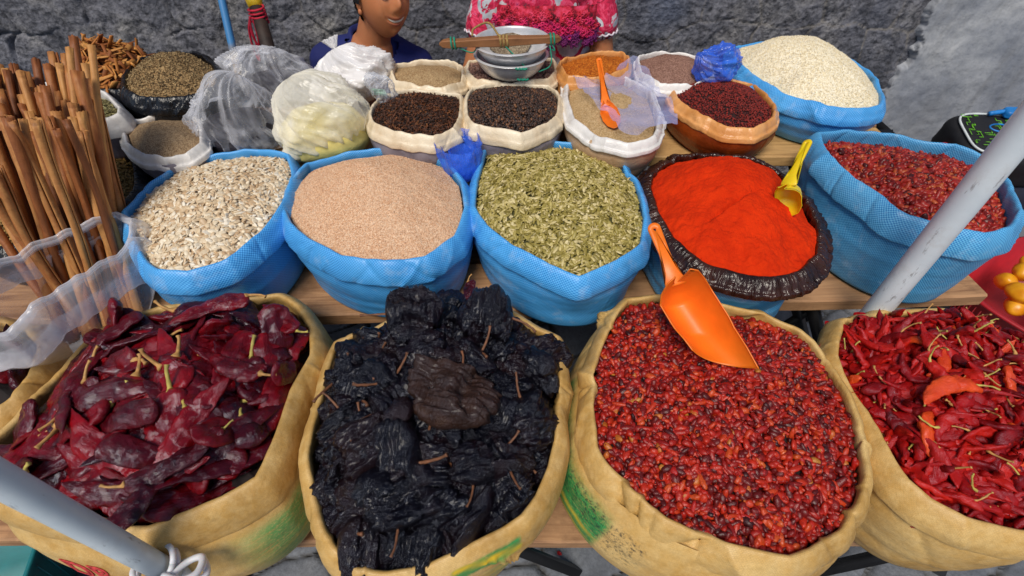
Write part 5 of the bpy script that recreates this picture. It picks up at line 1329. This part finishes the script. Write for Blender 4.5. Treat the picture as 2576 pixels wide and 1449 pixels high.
# --- boy in the navy polo
by = 1.76
hc = pY(968, 15, 1.68); hc = np.array([hc[0]-.012, 1.715, hc[2]+.022])
root = empty('person', (hc[0], by, 0)); tag(root, 'smiling person in a navy polo shirt seated behind the white bag, head turned right', 'person')
head(root, hc, math.radians(38), math.radians(-3), math.radians(4), SKINF, HAIR, 0, 1.0)
nb = np.array([-.485, by+.02, .88])
sl, sr = pY(800, 130, by+.02), pY(1070, 150, by+.02)
sl = np.array([sl[0]+.03, by+.02, sl[2]-.025]); sr = np.array([sr[0]-.035, by+.02, sr[2]-.015])
def arms(sl, sr, el, er, hl, hr, ru=.045, rf=.036, rw=.026):
    P = []
    for s, e, h, sd in ((sl, el, hl, 1), (sr, er, hr, -1)):
        s, e, h = map(lambda v: np.array(v, float), (s, e, h)); P += [cap_(s, e, ru, rf*.98), cap_(e, h, rf, rw)]; P += hand(h, h-e+np.array([0, -.02, 0]), (0, 0, 1), sd)
    return P
el = sl+np.array([-.07, .0, -.24]); er = sr+np.array([.06, .0, -.24]); hl = el+np.array([.13, -.06, .02]); hr = er+np.array([-.13, -.06, .02])
legs = [cap_((nb[0]-.09, by+.06, .42), (nb[0]-.13, by-.30, .43), .085, .06), cap_((nb[0]+.09, by+.06, .42), (nb[0]+.13, by-.30, .43), .085, .06), cap_((nb[0]-.13, by-.30, .43), (nb[0]-.13, by-.26, .08), .055, .04), cap_((nb[0]+.13, by-.30, .43), (nb[0]+.13, by-.26, .08), .055, .04),
        cap_((nb[0]-.13, by-.25, .04), (nb[0]-.13, by-.38, .03), .035, .03), cap_((nb[0]+.13, by-.25, .04), (nb[0]+.13, by-.38, .03), .035, .03)]
organic('body', [cap_(hc+np.array([-.035, .035, -.06]), nb+np.array([0, -.01, .0]), .050, .060), cap_(nb+np.array([0, 0, -.02]), (nb[0], by+.04, .5), .085, .10), cap_(sl*.75+nb*.25+np.array([0, 0, -.03]), sr*.75+nb*.25+np.array([0, 0, -.03]), .045, .045), cap_(hc+np.array([.02, -.02, -.075]), hc+np.array([-.02, .03, -.07]), .034, .045)]+arms(sl, sr, el, er, hl, hr)+legs, .006, 5, SKIN, root)
NAVY = m_simple('navy jersey', lin('#0e1a5c'), .85, .25, 10, .4, .002)
def vneck(V):
    d = np.abs(V[:, 0]-(nb[0]+.01)); return ((V[:, 1] < by-.0) & (V[:, 2] > nb[2]-.14+d*1.9)) | ((np.hypot(V[:, 0]-nb[0], V[:, 1]-by-.02) < .066) & (V[:, 2] > nb[2]-.04))
fold = lambda V: .005*ridge(np.column_stack([V[:, 0]*9, V[:, 1]*9, V[:, 2]*5]), 2)-.002
shirt_ = organic('shirt', [cap_(sl, sr, .060, .058), cap_((nb[0]-.07, by+.03, nb[2]-.10), (nb[0]-.06, by+.05, .50), .10, .115), cap_((nb[0]+.07, by+.03, nb[2]-.10), (nb[0]+.06, by+.05, .50), .10, .115), cap_(nb+np.array([-.06, .01, -.025]), sl, .065, .062), cap_(nb+np.array([.06, .01, -.025]), sr, .065, .060),
                  cap_(sl, sl+(el-sl)*.62, .058, .064), cap_(sr, sr+(er-sr)*.62, .058, .064)], .007, 6, NAVY, root, cut=vneck, disp=fold)
# collar: band round the neck, folded down, open at the front
V = []; aa = np.linspace(math.radians(-58), math.radians(238), 60)
for (r_, dz) in ((.062, .030), (.066, .045), (.074, .044), (.088, .018), (.103, -.012), (.098, -.014), (.082, .012), (.066, .030)):
    for a in aa:
        f = max(0, -math.sin(a)); V.append(nb+np.array([r_*math.cos(a)*(1+.1*f), .02+r_*math.sin(a)*.95, dz-.085*f*f+.012]))
obj('collar', np.array(V), grid_faces(8, 60), NAVY, shirt_)
organic('trousers', [(v*1.0, f) for v, f in [cap_((nb[0]-.09, by+.08, .42), (nb[0]-.13, by-.30, .43), .10, .075), cap_((nb[0]+.09, by+.08, .42), (nb[0]+.13, by-.30, .43), .10, .075), cap_((nb[0]-.13, by-.30, .43), (nb[0]-.13, by-.26, .10), .075, .06), cap_((nb[0]+.13, by-.30, .43), (nb[0]+.13, by-.26, .10), .075, .06)]], .01, 4, m_simple('dark trousers', lin('#1b1d24'), .8, .2), root)
def stool(x, y, z, label):
    r_ = empty('stool', (x, y, 0)); tag(r_, label, 'stool')
    obj('seat', *box((x, y, z-.02), (.30, .28, .035), 0, .012), WOODD, r_)
    for a in (-1, 1):
        for b in (-1, 1): obj('leg', *bar((x+a*.12, y+b*.11, z-.035), (x+a*.135, y+b*.125, 0), .018), WOODD, r_)
stool(nb[0], by+.06, .33, 'low wooden stool under the person in the navy polo')

# --- woman in the magenta blouse
wx = .115; wy = 1.86; wz = .935
root = empty('person', (wx, wy, 0)); tag(root, 'person in a magenta and white lace blouse seated behind the metal bowls', 'person')
head(root, (wx, wy-.02, 1.33), math.radians(-12), math.radians(8), 0, SKINF, HAIR, 20, .3)
sl = np.array([wx-.155, wy+.01, 1.09]); sr = np.array([wx+.155, wy+.01, 1.09])
el = pY(1190, 160, 1.80); er = pY(1518, 128, 1.82); hl = el+np.array([.14, -.05, -.02]); hr = er+np.array([-.10, -.06, -.03])
el[2] -= .02; er[2] -= .02
organic('body', [cap_((wx, wy-.01, 1.25), (wx, wy+.01, 1.10), .052, .065), cap_((wx, wy, 1.05), (wx, wy+.03, .50), .10, .12), cap_(sl+np.array([.04, 0, -.0]), sr+np.array([-.04, 0, 0]), .05, .05)]+arms(sl, sr, el, er, hl, hr, .050, .040, .029)
        + [cap_((wx-.09, wy+.04, .42), (wx-.12, wy-.34, .43), .09, .065), cap_((wx+.09, wy+.04, .42), (wx+.12, wy-.34, .43), .09, .065), cap_((wx-.12, wy-.34, .43), (wx-.12, wy-.30, .06), .055, .04), cap_((wx+.12, wy-.34, .43), (wx+.12, wy-.30, .06), .055, .04),
           cap_((wx-.12, wy-.29, .04), (wx-.12, wy-.42, .03), .035, .028), cap_((wx+.12, wy-.29, .04), (wx+.12, wy-.42, .03), .035, .028)], .006, 5, SKIN, root)
t = NT('floral cotton'); ob = t.coord(); w1 = t.noise(ob, 11, 5, .6, 1.6); w2 = t.noise(ob, 24, 5, .65, 2.2)
base_ = t.ramp(t.noise(ob, 14, 3), [(.35, lin('#8e96a2')), (.6, lin('#d6dade')), (.75, lin('#3c3f48'))])
fl = t.ramp(w1, [(.50, (0, 0, 0, 1)), (.525, (1, 1, 1, 1))]); flc = t.ramp(w2, [(.35, lin('#6e0f2a')), (.5, lin('#d01a4a')), (.62, lin('#e8557a')), (.72, lin('#a02468'))])
FLOR = t.fin(t.mix(fl, base_, flc), .8, t.bump(w2, .3, .002))
MAG = (lambda t: t.fin(t.ramp(t.noise(t.coord(), 30, 5), [(.3, lin('#8e0f4a')), (.5, lin('#d81b60')), (.72, lin('#f0407a'))]), .75, t.bump(t.noise(t.coord(), 90, 4), .8, .002)))(NT('magenta crochet lace'))
PUR = m_simple('purple lace', lin('#7c1c6a'), .75, .4, 60, .8, .002); RED2 = (lambda t: t.fin(t.ramp(t.noise(t.coord(), 42, 5), [(.36, lin('#4a0a1c')), (.5, lin('#c41434')), (.66, lin('#e84a70'))]), .75, t.bump(t.noise(t.coord(), 90, 4), .9, .003)))(NT('crimson lace'))
WHT = m_simple('white beaded hem', lin('#e6dce6'), .5, .2, 120, .6, .002)
foldw = lambda V: .007*ridge(np.column_stack([V[:, 0]*14, V[:, 1]*8, V[:, 2]*3]), 2)-.003
sleeveL = pY(1216, 66, 1.84); sleeveR = pY(1508, 58, 1.84)
blouse_ = organic('blouse', [cap_(sl, sr, .065, .065), cap_((wx-.05, wy+.0, 1.03), (wx-.06, wy+.03, .52), .115, .130), cap_((wx+.05, wy+.0, 1.03), (wx+.06, wy+.03, .52), .115, .130), cap_(sl, sleeveL, .064, .060), cap_(sr, sleeveR, .064, .060)], .007, 5, FLOR, root,
        cut=lambda V: (np.hypot(V[:, 0]-wx, V[:, 1]-wy) < .10) & (V[:, 2] > 1.085), disp=foldw)
# sleeve hems: scalloped beaded rings
hems = []
for s, e in ((sl, sleeveL), (sr, sleeveR)):
    d = (e-s)/np.linalg.norm(e-s); a0 = np.cross(d, (0, 1, 0)); a0 /= np.linalg.norm(a0); b0 = np.cross(d, a0); ring = []
    c = e+d*.030
    for k in range(120):
        a = 2*PI*k/120; ring.append(c+(a0*math.cos(a)+b0*math.sin(a))*.058+d*(.006*abs(math.sin(a*8))+.004*math.sin(a*2)))
    ring.append(ring[0]); hems.append(tube(ring, .0032, 6))
for h_ in hems: obj('sleeve_hem', *h_, WHT, blouse_)
# crochet frill: rosettes and wavy tiers across the chest
rg = np.random.default_rng(9)
def chest(x, z):   # front surface of the blouse at x, z
    u = min(1, abs(x-wx)/.205); return wy-.118-.012*(1.05-z)*4+.10*u**3.2
for mat_, nm, K, z0 in ((MAG, 'lace_frill', 0, .965), (PUR, 'lace_frill', 1, .945), (RED2, 'lace_frill', 2, .985)):
    parts = []
    xs = np.linspace(wx-.165, wx+.165, 260); V = []
    for i in range(9):
        e = i/8
        for x in xs:
            wv = math.sin(x*95+K*2)+.5*math.sin(x*231+K)
            V.append((x, chest(x, z0)-.010-.012*e*(1+.5*wv)-.004*K, z0+.03-.055*e-.006*abs(math.sin(x*60+K))*e+.010*math.cos((x-wx)*8)))
    parts.append((np.array(V), [tuple(q) for q in grid_faces(9, 260)]))
    for j in range(44 if K != 1 else 30):
        x = wx+rg.uniform(-.165, .165); z = z0-.012+rg.uniform(-.022, .03); y = chest(x, z)-.030-.004*rg.random(); R0 = rg.uniform(.010, .019)
        for q in range(3):
            r0 = R0*(1-.3*q); ring = [np.array([x+r0*(1+.28*math.sin(6*a+q))*math.cos(a), y-.003*q, z+r0*(1+.28*math.sin(6*a+q))*math.sin(a)]) for a in np.linspace(0, 2*PI, 34)]
            parts.append(tube(ring, .0019, 5))
    obj(nm, *join(parts), mat_, blouse_)
organic('skirt', [cap_((wx-.09, wy+.06, .42), (wx-.12, wy-.34, .42), .12, .10), cap_((wx+.09, wy+.06, .42), (wx+.12, wy-.34, .42), .12, .10), cap_((wx-.12, wy-.34, .42), (wx-.12, wy-.32, .16), .10, .11), cap_((wx+.12, wy-.34, .42), (wx+.12, wy-.32, .16), .10, .11), cap_((wx-.1, wy-.34, .38), (wx+.1, wy-.34, .38), .08, .08), cap_((wx-.1, wy-.34, .2), (wx+.1, wy-.34, .2), .08, .08)], .01, 4, m_simple('dark red skirt', lin('#4a1224'), .85, .3), root)
stool(wx, wy+.06, .31, 'low wooden stool under the person in the magenta blouse')

# ------------------------------------------------------------------ camera, sky, sun
cam = bpy.data.cameras.new('camera'); co = bpy.data.objects.new('camera', cam); COL.objects.link(co)
cam.lens = 17; cam.sensor_width = 36; cam.clip_start = .02; cam.clip_end = 300
co.location = (0, 0, CAMZ); co.rotation_euler = (PI/2-TH, 0, 0); scene.camera = co
cam.dof.use_dof = True; cam.dof.focus_distance = 1.02; cam.dof.aperture_fstop = 5.6
w = bpy.data.worlds.new('World'); scene.world = w; w.use_nodes = True
nt = w.node_tree; bg = nt.nodes['Background']; sky = nt.nodes.new('ShaderNodeTexSky'); sky.sky_type = 'NISHITA'; sky.sun_disc = False
SE, SR = math.radians(58), math.radians(200)
sky.sun_elevation = SE; sky.sun_rotation = SR; sky.air_density = 1.0; sky.dust_density = 1.2; sky.ozone_density = 1.2
nt.links.new(sky.outputs[0], bg.inputs[0]); bg.inputs[1].default_value = .085
sun = bpy.data.lights.new('sun', 'SUN'); sun.energy = 3.1; sun.angle = math.radians(24); sun.color = (1, .93, .82)
so = bpy.data.objects.new('sun', sun); COL.objects.link(so)
dirv = Vector((math.sin(SR)*math.cos(SE), math.cos(SR)*math.cos(SE), math.sin(SE)))
so.rotation_euler = dirv.to_track_quat('Z', 'Y').to_euler(); so.location = dirv*5
scene.view_settings.view_transform = 'Standard'; scene.view_settings.look = 'None'; scene.view_settings.exposure = 0.0; scene.view_settings.gamma = 1
scene.cycles.max_bounces = 8; scene.cycles.transparent_max_bounces = 24
bpy.context.view_layer.update()
